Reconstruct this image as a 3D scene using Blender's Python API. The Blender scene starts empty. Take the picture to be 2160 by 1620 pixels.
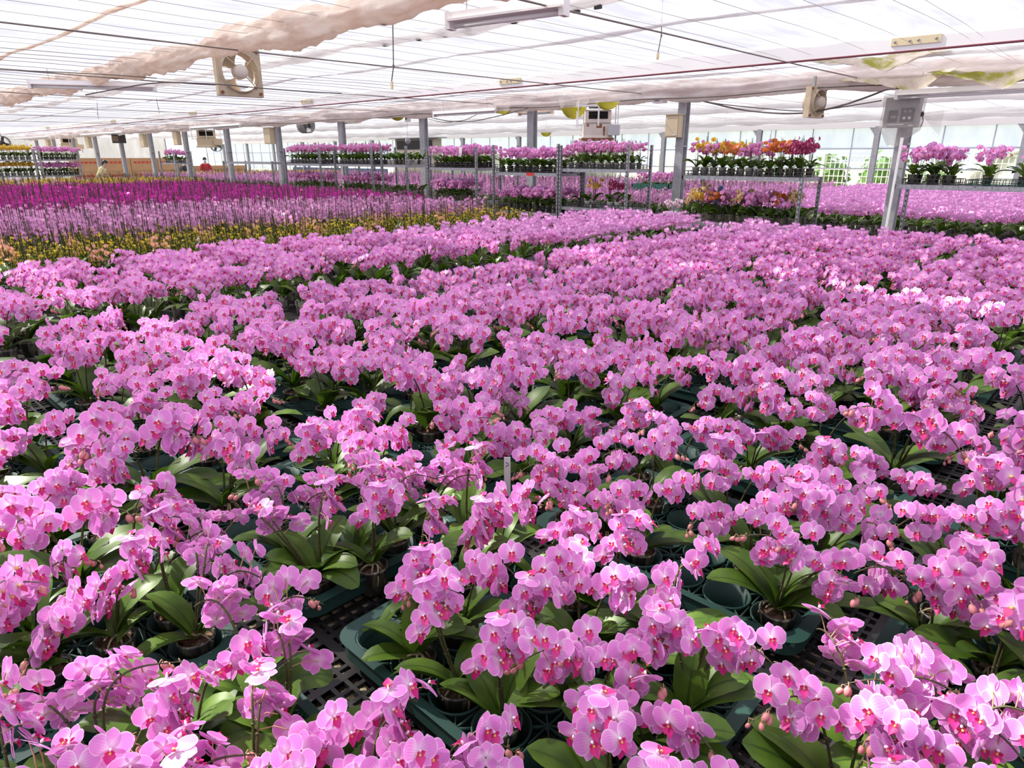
import bpy, math, random
import numpy as np
from mathutils import Matrix, Vector, Euler

# ------------------------------------------------------------------ camera, sky, sun, exposure
SC = bpy.context.scene
COL = SC.collection
F_PX, TILT, AZ, EYE = 1403.0, math.radians(18.9), math.radians(46.8), 1.75
cam_d = bpy.data.cameras.new('camera')
cam_d.sensor_fit = 'HORIZONTAL'; cam_d.sensor_width = 36.0
cam_d.lens = 36.0 * F_PX / 2160.0
cam_d.clip_start = 0.02; cam_d.clip_end = 400
cam = bpy.data.objects.new('camera', cam_d); COL.objects.link(cam)
cam.location = (0, 0, EYE)
cam.rotation_euler = (math.pi / 2 - TILT, 0, -AZ)
SC.camera = cam
world = bpy.data.worlds.new('sky'); SC.world = world
world.use_nodes = True
wb = world.node_tree.nodes['Background']
wb.inputs[0].default_value = (0.93, 0.95, 1.0, 1)
wb.inputs[1].default_value = 0.95
sun_d = bpy.data.lights.new('sun', 'SUN'); sun_d.energy = 9.5; sun_d.angle = math.radians(1.2)
sun_d.color = (1.0, 0.95, 0.86)
sun = bpy.data.objects.new('sun', sun_d); COL.objects.link(sun)
SUN_TO = Vector((-0.30, 1.0, 1.0)).normalized()
sun.rotation_euler = SUN_TO.to_track_quat('Z', 'Y').to_euler()
sun.location = (-3, 10, 12)
SC.view_settings.view_transform = 'Standard'; SC.view_settings.look = 'None'
SC.view_settings.gamma = 1.0; SC.view_settings.use_curve_mapping = False
SC.view_settings.exposure = 0.30
SC.cycles.max_bounces = 6; SC.cycles.diffuse_bounces = 3; SC.cycles.glossy_bounces = 2
SC.cycles.transmission_bounces = 4; SC.cycles.transparent_max_bounces = 8
SC.cycles.caustics_reflective = False; SC.cycles.caustics_refractive = False
SC.cycles.sample_clamp_indirect = 4.0

rng = np.random.default_rng(11)
random.seed(11)

# camera maths, to turn a spot seen in the photograph into a point on a plane
_h = np.array([math.sin(AZ), math.cos(AZ), 0]); _r = np.array([math.cos(AZ), -math.sin(AZ), 0]); _u = np.array([0, 0, 1.])
_fw = _h * math.cos(TILT) - _u * math.sin(TILT); _cu = _h * math.sin(TILT) + _u * math.cos(TILT)
CAM = np.array([0, 0, EYE])
def ray(x, y): return _fw * F_PX + _r * (x - 1080) + _cu * (810 - y)
def at(x, y, z): d = ray(x, y); return CAM + d * ((z - EYE) / d[2])
def onx(x, y, X): d = ray(x, y); return CAM + d * (X / d[0])
def ony(x, y, Y): d = ray(x, y); return CAM + d * (Y / d[1])
def pr(p):
    v = np.asarray(p, float) - CAM; z = v @ _fw
    return 1080 + F_PX * (v @ _r) / z, 810 - F_PX * (v @ _cu) / z, z

# ------------------------------------------------------------------ materials
def new_mat(name):
    m = bpy.data.materials.new(name); m.use_nodes = True
    nt = m.node_tree
    for n in list(nt.nodes): nt.nodes.remove(n)
    out = nt.nodes.new('ShaderNodeOutputMaterial')
    return m, nt, out
def N(nt, t, **kw):
    n = nt.nodes.new(t)
    for k, v in kw.items():
        if k in n.inputs: n.inputs[k].default_value = v
        else: setattr(n, k, v)
    return n
def L(nt, a, b): nt.links.new(a, b)
def rgb(c): return (c[0], c[1], c[2], 1)
def plain(name, c, rough=0.5, metal=0.0, noise=0.0, nscale=8.0, c2=None, spec=0.5, trans=0.0, stretch=None):
    m, nt, out = new_mat(name)
    b = N(nt, 'ShaderNodeBsdfPrincipled'); b.inputs['Base Color'].default_value = rgb(c)
    b.inputs['Roughness'].default_value = rough; b.inputs['Metallic'].default_value = metal
    b.inputs['Specular IOR Level'].default_value = spec
    col = None
    if noise or c2:
        tc = N(nt, 'ShaderNodeTexCoord'); nz = N(nt, 'ShaderNodeTexNoise'); nz.inputs['Scale'].default_value = nscale
        nz.inputs['Detail'].default_value = 5
        if stretch:
            mp = N(nt, 'ShaderNodeMapping'); mp.inputs['Scale'].default_value = stretch
            L(nt, tc.outputs['Object'], mp.inputs['Vector']); L(nt, mp.outputs[0], nz.inputs['Vector'])
        else: L(nt, tc.outputs['Object'], nz.inputs['Vector'])
        rp = N(nt, 'ShaderNodeValToRGB')
        cc = c2 if c2 else tuple(x * (1 - noise) for x in c)
        rp.color_ramp.elements[0].position = 0.35; rp.color_ramp.elements[1].position = 0.65
        rp.color_ramp.elements[0].color = rgb(cc); rp.color_ramp.elements[1].color = rgb(c)
        L(nt, nz.outputs['Fac'], rp.inputs['Fac']); L(nt, rp.outputs['Color'], b.inputs['Base Color'])
        col = rp.outputs['Color']
    if trans:
        t = N(nt, 'ShaderNodeBsdfTranslucent'); t.inputs[0].default_value = rgb(c)
        if col: L(nt, col, t.inputs[0])
        mx = N(nt, 'ShaderNodeMixShader'); mx.inputs[0].default_value = trans
        L(nt, b.outputs[0], mx.inputs[1]); L(nt, t.outputs[0], mx.inputs[2]); L(nt, mx.outputs[0], out.inputs[0])
    else: L(nt, b.outputs[0], out.inputs[0])
    return m

def petal_mat(name, main, edge, centre, vein, transl=0.38, vein_amt=0.55):
    m, nt, out = new_mat(name)
    a = N(nt, 'ShaderNodeAttribute', attribute_name='pc')
    sp = N(nt, 'ShaderNodeSeparateXYZ'); L(nt, a.outputs['Vector'], sp.inputs[0])
    def mr(src, lo, hi):
        n = N(nt, 'ShaderNodeMapRange'); n.interpolation_type = 'SMOOTHSTEP'
        n.inputs['From Min'].default_value = lo; n.inputs['From Max'].default_value = hi
        L(nt, src, n.inputs['Value']); return n.outputs[0]
    def mix(fac, A, B):
        n = N(nt, 'ShaderNodeMix', data_type='RGBA'); L(nt, fac, n.inputs[0])
        for s, v in ((6, A), (7, B)):
            if isinstance(v, tuple): n.inputs[s].default_value = rgb(v)
            else: L(nt, v, n.inputs[s])
        return n.outputs[2]
    u, v, e = sp.outputs[0], sp.outputs[1], sp.outputs[2]
    c = mix(mr(v, 0.0, 0.58), centre, main)
    # fine veins that fan out from the petal's base
    w = N(nt, 'ShaderNodeMath', operation='MULTIPLY'); L(nt, u, w.inputs[0]); w.inputs[1].default_value = 24
    s = N(nt, 'ShaderNodeMath', operation='SINE'); L(nt, w.outputs[0], s.inputs[0])
    va = N(nt, 'ShaderNodeMath', operation='MULTIPLY'); L(nt, mr(s.outputs[0], 0.35, 1.0), va.inputs[0]); va.inputs[1].default_value = vein_amt
    c = mix(va.outputs[0], c, vein)
    c = mix(mr(e, 0.80, 1.0), c, edge)
    oi = N(nt, 'ShaderNodeObjectInfo')
    hv = N(nt, 'ShaderNodeHueSaturation'); L(nt, c, hv.inputs['Color'])
    rv = N(nt, 'ShaderNodeMapRange'); rv.inputs['To Min'].default_value = 0.9; rv.inputs['To Max'].default_value = 1.06
    L(nt, oi.outputs['Random'], rv.inputs['Value']); L(nt, rv.outputs[0], hv.inputs['Value'])
    d = N(nt, 'ShaderNodeBsdfDiffuse'); t = N(nt, 'ShaderNodeBsdfTranslucent'); g = N(nt, 'ShaderNodeBsdfGlossy')
    g.inputs['Roughness'].default_value = 0.4
    L(nt, hv.outputs[0], d.inputs[0]); L(nt, hv.outputs[0], t.inputs[0])
    m1 = N(nt, 'ShaderNodeMixShader'); m1.inputs[0].default_value = transl
    L(nt, d.outputs[0], m1.inputs[1]); L(nt, t.outputs[0], m1.inputs[2])
    m2 = N(nt, 'ShaderNodeMixShader'); m2.inputs[0].default_value = 0.03
    L(nt, m1.outputs[0], m2.inputs[1]); L(nt, g.outputs[0], m2.inputs[2]); L(nt, m2.outputs[0], out.inputs[0])
    return m

def leaf_mat():
    m, nt, out = new_mat('orchid_leaf')
    a = N(nt, 'ShaderNodeAttribute', attribute_name='pc')
    sp = N(nt, 'ShaderNodeSeparateXYZ'); L(nt, a.outputs['Vector'], sp.inputs[0])
    ab = N(nt, 'ShaderNodeMath', operation='ABSOLUTE'); L(nt, sp.outputs[0], ab.inputs[0])
    mr = N(nt, 'ShaderNodeMapRange'); mr.interpolation_type = 'SMOOTHSTEP'
    mr.inputs['From Min'].default_value = 0.02; mr.inputs['From Max'].default_value = 0.12; L(nt, ab.outputs[0], mr.inputs['Value'])
    tc = N(nt, 'ShaderNodeTexCoord'); nz = N(nt, 'ShaderNodeTexNoise'); nz.inputs['Scale'].default_value = 14
    oi = N(nt, 'ShaderNodeObjectInfo'); va = N(nt, 'ShaderNodeVectorMath', operation='ADD')
    L(nt, tc.outputs['Object'], va.inputs[0]); L(nt, oi.outputs['Random'], va.inputs[1]); L(nt, va.outputs[0], nz.inputs['Vector'])
    rp = N(nt, 'ShaderNodeValToRGB'); rp.color_ramp.elements[0].position = 0.3; rp.color_ramp.elements[1].position = 0.72
    rp.color_ramp.elements[0].color = (0.030, 0.066, 0.008, 1); rp.color_ramp.elements[1].color = (0.095, 0.170, 0.020, 1)
    L(nt, nz.outputs['Fac'], rp.inputs['Fac'])
    mx = N(nt, 'ShaderNodeMix', data_type='RGBA'); L(nt, mr.outputs[0], mx.inputs[0])
    mx.inputs[6].default_value = (0.03, 0.065, 0.010, 1); L(nt, rp.outputs[0], mx.inputs[7])
    b = N(nt, 'ShaderNodeBsdfPrincipled'); b.inputs['Roughness'].default_value = 0.42; b.inputs['Specular IOR Level'].default_value = 0.3
    L(nt, mx.outputs[2], b.inputs['Base Color'])
    t = N(nt, 'ShaderNodeBsdfTranslucent'); t.inputs[0].default_value = (0.16, 0.34, 0.02, 1)
    ms = N(nt, 'ShaderNodeMixShader'); ms.inputs[0].default_value = 0.13
    L(nt, b.outputs[0], ms.inputs[1]); L(nt, t.outputs[0], ms.inputs[2]); L(nt, ms.outputs[0], out.inputs[0])
    return m

def film_mat(name, c, holes, noise_scale=(0.25, 1.6, 1), c2=None, transl=0.75, hole_var=0.0, stain=None):
    """woven shade cloth or plastic film: part of it is open mesh (straight-through light), the rest glows with light from behind"""
    m, nt, out = new_mat(name)
    tc = N(nt, 'ShaderNodeTexCoord'); mp = N(nt, 'ShaderNodeMapping'); mp.inputs['Scale'].default_value = noise_scale
    L(nt, tc.outputs['Object'], mp.inputs['Vector'])
    nz = N(nt, 'ShaderNodeTexNoise'); nz.inputs['Scale'].default_value = 3.0; nz.inputs['Detail'].default_value = 6
    nz.inputs['Roughness'].default_value = 0.62
    L(nt, mp.outputs[0], nz.inputs['Vector'])
    rp = N(nt, 'ShaderNodeValToRGB'); rp.color_ramp.elements[0].position = 0.36; rp.color_ramp.elements[1].position = 0.62
    rp.color_ramp.elements[0].color = rgb(c2 or tuple(x * .86 for x in c)); rp.color_ramp.elements[1].color = rgb(c)
    L(nt, nz.outputs['Fac'], rp.inputs['Fac'])
    colr = rp.outputs['Color']
    if stain:
        n2 = N(nt, 'ShaderNodeTexNoise'); n2.inputs['Scale'].default_value = stain[1]; n2.inputs['Detail'].default_value = 6
        L(nt, tc.outputs['Object'], n2.inputs['Vector'])
        r2 = N(nt, 'ShaderNodeMapRange'); r2.inputs['From Min'].default_value = stain[2]; r2.inputs['From Max'].default_value = stain[3]
        L(nt, n2.outputs['Fac'], r2.inputs['Value'])
        mx = N(nt, 'ShaderNodeMix', data_type='RGBA'); L(nt, r2.outputs[0], mx.inputs[0]); L(nt, colr, mx.inputs[6]); mx.inputs[7].default_value = rgb(stain[0])
        colr = mx.outputs[2]
    d = N(nt, 'ShaderNodeBsdfDiffuse'); t = N(nt, 'ShaderNodeBsdfTranslucent'); tr = N(nt, 'ShaderNodeBsdfTransparent')
    L(nt, colr, d.inputs[0]); L(nt, colr, t.inputs[0])
    m1 = N(nt, 'ShaderNodeMixShader'); m1.inputs[0].default_value = transl
    L(nt, d.outputs[0], m1.inputs[1]); L(nt, t.outputs[0], m1.inputs[2])
    m2 = N(nt, 'ShaderNodeMixShader'); m2.inputs[0].default_value = holes
    if hole_var:
        n3 = N(nt, 'ShaderNodeTexNoise'); n3.inputs['Scale'].default_value = 0.55; n3.inputs['Detail'].default_value = 2
        L(nt, tc.outputs['Object'], n3.inputs['Vector'])
        r3 = N(nt, 'ShaderNodeMapRange'); r3.inputs['From Min'].default_value = 0.42; r3.inputs['From Max'].default_value = 0.66
        r3.inputs['To Min'].default_value = holes; r3.inputs['To Max'].default_value = holes + hole_var
        L(nt, n3.outputs['Fac'], r3.inputs['Value']); L(nt, r3.outputs[0], m2.inputs[0])
    L(nt, m1.outputs[0], m2.inputs[1]); L(nt, tr.outputs[0], m2.inputs[2]); L(nt, m2.outputs[0], out.inputs[0])
    return m

def pot_mat():
    m, nt, out = new_mat('clear_pot')
    tc = N(nt, 'ShaderNodeTexCoord'); mp = N(nt, 'ShaderNodeMapping'); mp.inputs['Scale'].default_value = (1, 1, 0.35)
    L(nt, tc.outputs['Object'], mp.inputs['Vector'])
    nz = N(nt, 'ShaderNodeTexNoise'); nz.inputs['Scale'].default_value = 42; nz.inputs['Detail'].default_value = 3; nz.inputs['Distortion'].default_value = 1.2
    L(nt, mp.outputs[0], nz.inputs['Vector'])
    rp = N(nt, 'ShaderNodeValToRGB'); el = rp.color_ramp.elements
    el[0].position = 0.38; el[0].color = (0.028, 0.024, 0.020, 1); el[1].position = 0.52; el[1].color = (0.10, 0.095, 0.085, 1)
    e = el.new(0.60); e.color = (0.26, 0.26, 0.17, 1); e = el.new(0.68); e.color = (0.13, 0.12, 0.11, 1)
    L(nt, nz.outputs['Fac'], rp.inputs['Fac'])
    b = N(nt, 'ShaderNodeBsdfPrincipled'); b.inputs['Roughness'].default_value = 0.28
    L(nt, rp.outputs[0], b.inputs['Base Color'])
    L(nt, b.outputs[0], out.inputs[0])
    return m

PINK = petal_mat('pink_petal', (0.845, 0.31, 0.76), (0.94, 0.68, 0.91), (0.96, 0.80, 0.94), (0.70, 0.13, 0.58), vein_amt=.40)
MAGENTA = petal_mat('magenta_petal', (0.62, 0.02, 0.40), (0.72, 0.05, 0.50), (0.70, 0.06, 0.50), (0.45, 0.01, 0.30), vein_amt=.2)
PALE = petal_mat('pale_petal', (0.78, 0.30, 0.66), (0.90, 0.60, 0.84), (0.90, 0.62, 0.84), (0.66, 0.16, 0.54))
YELLOW = petal_mat('yellow_petal', (0.86, 0.62, 0.05), (0.90, 0.70, 0.10), (0.80, 0.50, 0.03), (0.62, 0.30, 0.02), vein_amt=.2)
CREAM = petal_mat('cream_petal', (0.90, 0.72, 0.36), (0.95, 0.85, 0.62), (0.9, 0.6, 0.3), (0.8, 0.5, 0.2), vein_amt=.15)
PEACH = petal_mat('peach_petal', (0.90, 0.42, 0.30), (0.95, 0.62, 0.48), (0.9, 0.5, 0.3), (0.8, 0.3, 0.2), vein_amt=.2)
WINE = petal_mat('wine_petal', (0.33, 0.012, 0.10), (0.45, 0.03, 0.16), (0.6, 0.2, 0.3), (0.2, 0.01, 0.06), vein_amt=.3)
ORANGE = petal_mat('orange_petal', (0.72, 0.17, 0.03), (0.80, 0.28, 0.04), (0.7, 0.3, 0.05), (0.5, 0.08, 0.02), vein_amt=.4)
WHITE_P = petal_mat('white_petal', (0.92, 0.85, 0.88), (0.95, 0.92, 0.93), (0.92, 0.7, 0.8), (0.85, 0.7, 0.78), vein_amt=.2)
LIP = plain('crimson_lip', (0.62, 0.014, 0.15), 0.45, c2=(0.70, 0.035, 0.28), nscale=60, trans=0.2)
LIP_Y = plain('orange_lip', (0.6, 0.12, 0.02), 0.5, trans=0.2)
CENTRE = plain('yellow_centre', (0.88, 0.52, 0.16), 0.5)
COLUMN = plain('pale_column', (0.92, 0.70, 0.86), 0.45)
BUD = plain('pink_bud', (0.74, 0.26, 0.30), 0.45, c2=(0.66, 0.30, 0.24), nscale=90, trans=0.15)
YBUD = plain('yellow_bud', (0.62, 0.47, 0.04), 0.45, c2=(0.40, 0.37, 0.04), nscale=60, trans=0.15)
STEM = plain('dark_stem', (0.040, 0.026, 0.016), 0.5, c2=(0.075, 0.085, 0.022), nscale=40)
PEDICEL = plain('pedicel', (0.44, 0.22, 0.17), 0.5, c2=(0.36, 0.27, 0.10), nscale=60)
LEAF = leaf_mat()
POT = pot_mat()
PPOT = plain('pale_clear_pot', (.50, .50, .46), 0.35, c2=(.24, .22, .19), nscale=45)
WPOT = plain('white_pot', (0.80, 0.80, 0.79), 0.4)
BARK = plain('bark_chips', (0.16, 0.085, 0.045), 0.85, c2=(0.045, 0.022, 0.012), nscale=120)
ROOT = plain('aerial_root', (0.42, 0.34, 0.22), 0.7, c2=(0.26, 0.24, 0.13), nscale=60)
GREEN_PL = plain('green_plastic', (0.010, 0.048, 0.037), 0.58, c2=(0.017, 0.062, 0.050), nscale=6)
BLACK_PL = plain('black_plastic', (0.018, 0.018, 0.019), 0.38, c2=(0.033, 0.032, 0.031), nscale=9)
TAN = plain('tan_lattice', (0.62, 0.50, 0.34), 0.8)
GALV = plain('galvanised_steel', (0.42, 0.43, 0.45), 0.42, 0.55, c2=(0.30, 0.31, 0.33), nscale=25)
COLM = plain('grey_column_steel', (0.47, 0.475, 0.50), 0.5, 0.0, c2=(0.38, 0.385, 0.41), nscale=14)
WHITE_B = plain('white_paint', (0.95, 0.94, 0.92), 0.45)
RUSTLINE = plain('maroon_strip', (0.30, 0.07, 0.09), 0.6)
CREAM_P = plain('cream_plate', (0.78, 0.66, 0.42), 0.55)
BEIGE = plain('beige_enamel', (0.62, 0.52, 0.38), 0.5, c2=(0.50, 0.40, 0.28), nscale=11)
BEIGE2 = plain('beige_box', (0.66, 0.54, 0.36), 0.5)
RUSTY = plain('rusty_cream', (0.74, 0.66, 0.60), 0.55, c2=(0.68, 0.58, 0.50), nscale=6)
RUST = plain('rust', (0.22, 0.075, 0.03), 0.85, c2=(0.40, 0.2, 0.11), nscale=18)
DARK = plain('dark_louvre', (0.03, 0.026, 0.024), 0.5)
MIDGREY = plain('mid_grey', (0.33, 0.33, 0.33), 0.5)
WIREM = plain('wire', (0.36, 0.31, 0.29), 0.6)
RODM = plain('steel_rod', (0.24, 0.20, 0.18), 0.5, 0.2)
CABLE = plain('cable', (0.17, 0.145, 0.13), 0.6)
CARD = plain('cardboard', (0.52, 0.31, 0.16), 0.8, c2=(0.47, 0.27, 0.14), nscale=3)
REDPRINT = plain('red_print', (0.55, 0.06, 0.04), 0.7)
TUBE_GL = plain('lamp_tube', (0.88, 0.88, 0.90), 0.25)
FIX_W = plain('fixture_white', (0.95, 0.92, 0.91), 0.45)
CEIL = film_mat('shade_net', (0.42, 0.42, 0.50), 0.28, c2=(0.27, 0.27, 0.345), transl=0.80, hole_var=0.14)
CEIL2 = film_mat('shade_net_bay_two', (0.46, 0.465, 0.53), 0.26, c2=(0.33, 0.335, 0.40), transl=0.80)
ROLLM = film_mat('gathered_beige_cloth', (0.94, 0.87, 0.81), 0.0, (3.5, .9, 3.5), c2=(0.78, 0.63, 0.55), transl=0.5)
ROLLG = film_mat('gathered_grey_cloth', (0.90, 0.86, 0.85), 0.0, (3.5, .9, 3.5), c2=(0.72, 0.62, 0.60), transl=0.5)
ROLLW = film_mat('gathered_white_cloth', (0.93, 0.92, 0.92), 0.10, (2.2, .5, 3), c2=(0.80, 0.77, 0.78), transl=0.6)
ALGAE = film_mat('algae_stained_cloth', (0.84, 0.78, 0.70), 0.05, (2, 2, 2), c2=(0.68, 0.58, 0.50), transl=0.5, stain=((0.36, 0.36, 0.05), 3.2, 0.50, 0.64))
FILM = film_mat('clear_film', (0.84, 0.80, 0.76), 0.68, (2, 2, 2), transl=0.4)
BAGW = plain('yellow_green_water', (0.42, 0.40, 0.03), 0.3, c2=(0.52, 0.46, 0.08), nscale=7, trans=0.5)
PLASTICWALL = film_mat('plastic_sheet', (0.36, 0.35, 0.345), 0.08, (0.6, 0.6, .2), c2=(0.28, 0.27, 0.26), transl=0.6)
PANELW = film_mat('pale_blue_panel', (0.84, 0.90, 0.98), 0.40, (1, 1, .4), c2=(0.72, 0.80, 0.93), transl=0.8)
FLOORM = plain('dusty_concrete', (0.40, 0.34, 0.27), 0.9, c2=(0.26, 0.22, 0.17), nscale=2.5)
OUTG = plain('dry_grass', (0.62, 0.60, 0.48), 0.9, c2=(0.52, 0.54, 0.36), nscale=0.6)
BUSH = plain('bush_green', (0.15, 0.30, 0.06), 0.7, c2=(0.10, 0.24, 0.03), nscale=3, trans=0.3)
BLUEP = plain('blue_plastic', (0.10, 0.24, 0.52), 0.5)
REDC = plain('red_tag', (0.62, 0.03, 0.02), 0.5)
NAVY = plain('navy_cloth', (0.06, 0.09, 0.18), 0.7)
PAPER = plain('white_paper', (0.85, 0.85, 0.84), 0.6)
SKIN = plain('skin', (0.55, 0.34, 0.25), 0.6)
HAIR = plain('black_hair', (0.012, 0.010, 0.010), 0.45)
YSHIRT = plain('pale_yellow_shirt', (0.72, 0.66, 0.38), 0.8)
BSHIRT = plain('black_shirt', (0.03, 0.03, 0.035), 0.8)
RSHIRT = plain('red_shirt', (0.42, 0.03, 0.04), 0.8)
MASKM = plain('blue_face_mask', (0.50, 0.66, 0.78), 0.7)
def glass_mat():
    m, nt, out = new_mat('window_glass')
    t = N(nt, 'ShaderNodeBsdfTransparent'); g = N(nt, 'ShaderNodeBsdfGlossy'); g.inputs['Roughness'].default_value = 0.03
    t.inputs[0].default_value = (0.95, 0.97, 0.98, 1)
    mx = N(nt, 'ShaderNodeMixShader'); mx.inputs[0].default_value = 0.06
    L(nt, t.outputs[0], mx.inputs[1]); L(nt, g.outputs[0], mx.inputs[2]); L(nt, mx.outputs[0], out.inputs[0])
    return m
GLASS = glass_mat()

# ------------------------------------------------------------------ mesh kit: every template is (verts, quads, material index per quad, pc per vert)
def T_(V, Q, mi=0, pc=None):
    V = np.asarray(V, float).reshape(-1, 3); Q = np.asarray(Q, np.int64).reshape(-1, 4)
    M = np.full(len(Q), mi) if np.isscalar(mi) else np.asarray(mi)
    P = np.zeros_like(V) if pc is None else np.asarray(pc, float).reshape(-1, 3)
    return (V, Q, M, P)
def cat(ts):
    ts = [t for t in ts if t is not None and len(t[0])]
    o = 0; Qs = []
    for t in ts: Qs.append(t[1] + o); o += len(t[0])
    return (np.concatenate([t[0] for t in ts]), np.concatenate(Qs), np.concatenate([t[2] for t in ts]), np.concatenate([t[3] for t in ts]))
def xf(t, R=None, loc=None, s=1.0):
    V = t[0] * s
    if R is not None: V = V @ np.asarray(R).T
    if loc is not None: V = V + np.asarray(loc)
    return (V, t[1], t[2], t[3])
def gridQ(a, b, wrap=False):
    i, j = np.meshgrid(np.arange(a - 1), np.arange(b if wrap else b - 1), indexing='ij')
    i = i.ravel(); j = j.ravel(); j2 = (j + 1) % b
    return np.stack([i * b + j, (i + 1) * b + j, (i + 1) * b + j2, i * b + j2], 1)
def tube(P, r, n=6, mi=0, caps=True):
    P = np.asarray(P, float); k = len(P)
    r = np.full(k, r) if np.isscalar(r) else np.asarray(r, float)
    tg = np.gradient(P, axis=0); tg /= np.linalg.norm(tg, axis=1)[:, None] + 1e-12
    ref = np.array([0, 0, 1.]) if abs(tg[:, 2]).mean() < .9 else np.array([1., 0, 0])
    a = np.cross(tg, ref); a /= np.linalg.norm(a, axis=1)[:, None] + 1e-12
    b = np.cross(tg, a)
    ph = np.linspace(0, 2 * np.pi, n, endpoint=False)
    V = P[:, None] + r[:, None, None] * (np.cos(ph)[None, :, None] * a[:, None] + np.sin(ph)[None, :, None] * b[:, None])
    if caps:
        V = np.concatenate([np.repeat(P[:1, None], n, 1) + (V[:1] - P[:1, None]) * .05, V, np.repeat(P[-1:, None], n, 1) + (V[-1:] - P[-1:, None]) * .05])
        k += 2
    return T_(V.reshape(-1, 3), gridQ(k, n, True)[:, ::-1], mi)
def lathe(prof, n=16, mi=0):
    prof = np.asarray(prof, float); ph = np.linspace(0, 2 * np.pi, n, endpoint=False)
    V = np.stack([prof[:, 0, None] * np.cos(ph), prof[:, 0, None] * np.sin(ph), np.repeat(prof[:, 1, None], n, 1)], -1)
    return T_(V.reshape(-1, 3), gridQ(len(prof), n, True)[:, ::-1], mi)
def ell(c, r, n=10, k=6, mi=0, R=None):
    th = np.linspace(-np.pi / 2 * .985, np.pi / 2 * .985, k)
    t = lathe(np.stack([np.cos(th), np.sin(th)], 1), n, mi)
    t = (t[0] * np.asarray(r), t[1], t[2], t[3])
    return xf(t, R, c)
_BQ = np.array([[0, 3, 2, 1], [4, 5, 6, 7], [0, 1, 5, 4], [1, 2, 6, 5], [2, 3, 7, 6], [3, 0, 4, 7]])
def box(c, s, mi=0, R=None):
    x, y, z = np.asarray(s, float) / 2
    V = np.array([[-x, -y, -z], [x, -y, -z], [x, y, -z], [-x, y, -z], [-x, -y, z], [x, -y, z], [x, y, z], [-x, y, z]])
    return xf(T_(V, _BQ, mi), R, c)
def box2(a, b, mi=0):
    a = np.asarray(a, float); b = np.asarray(b, float); return box((a + b) / 2, np.abs(b - a), mi)
def Rz(a): c, s = math.cos(a), math.sin(a); return np.array([[c, -s, 0], [s, c, 0], [0, 0, 1.]])
def Rx(a): c, s = math.cos(a), math.sin(a); return np.array([[1., 0, 0], [0, c, -s], [0, s, c]])
def Ry(a): c, s = math.cos(a), math.sin(a); return np.array([[c, 0, s], [0, 1., 0], [-s, 0, c]])
def to_mesh(name, t, mats, smooth=True, pc=True):
    V, Q, M, P = t
    me = bpy.data.meshes.new(name)
    me.vertices.add(len(V)); me.vertices.foreach_set('co', V.astype(np.float32).ravel())
    me.loops.add(len(Q) * 4); me.loops.foreach_set('vertex_index', Q.astype(np.int32).ravel())
    me.polygons.add(len(Q)); me.polygons.foreach_set('loop_start', np.arange(0, len(Q) * 4, 4, dtype=np.int32))
    me.polygons.foreach_set('loop_total', np.full(len(Q), 4, np.int32))
    for m in mats: me.materials.append(m)
    me.polygons.foreach_set('material_index', M.astype(np.int32))
    me.polygons.foreach_set('use_smooth', np.full(len(Q), smooth))
    if pc and np.any(P):
        at_ = me.attributes.new('pc', 'FLOAT_VECTOR', 'POINT'); at_.data.foreach_set('vector', P.astype(np.float32).ravel())
    me.update(calc_edges=True); me.validate()
    return me
def put(name, mesh, parent=None, loc=None, rot=None, scale=None, mb=None):
    o = bpy.data.objects.new(name, mesh); COL.objects.link(o)
    if parent: o.parent = parent
    if mb is not None: o.matrix_basis = mb
    else:
        if loc is not None: o.location = loc
        if rot is not None: o.rotation_euler = rot
        if scale is not None: o.scale = (scale,) * 3 if np.isscalar(scale) else scale
    return o
def tag(o, label, cat_, group=None, kind=None):
    if label: o['label'] = label
    if cat_: o['category'] = cat_
    if group: o['group'] = group
    if kind: o['kind'] = kind
    return o
def empty(name, loc, rz=0.0, scale=1.0):
    o = bpy.data.objects.new(name, None); o.empty_display_size = 0.05; COL.objects.link(o)
    o.location = loc; o.rotation_euler = (0, 0, rz); o.scale = (scale,) * 3
    return o
def obj(name, t, mats, parent=None, loc=None, rot=None, smooth=False):
    return put(name, to_mesh(name, t, mats if isinstance(mats, list) else [mats], smooth), parent, loc, rot)
def structure(name, t, mats, smooth=False, label=None):
    o = obj(name, t, mats, smooth=smooth); o['kind'] = 'structure'
    if label: o['label'] = label
    return o
def bev(o, w=0.004, seg=2):
    m = o.modifiers.new('bevel', 'BEVEL'); m.width = w; m.segments = seg; m.limit_method = 'ANGLE'
    return o
ORD = ['first', 'second', 'third', 'fourth', 'fifth', 'sixth', 'seventh', 'eighth', 'ninth', 'tenth', 'eleventh', 'twelfth', 'thirteenth', 'fourteenth',
       'fifteenth', 'sixteenth', 'seventeenth', 'eighteenth', 'nineteenth', 'twentieth']
def ordn(i):
    if i < 20: return ORD[i]
    n = i + 1; suf = 'th' if 10 <= n % 100 <= 20 else {1: 'st', 2: 'nd', 3: 'rd'}.get(n % 10, 'th')
    return f'{n}{suf}'
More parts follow.
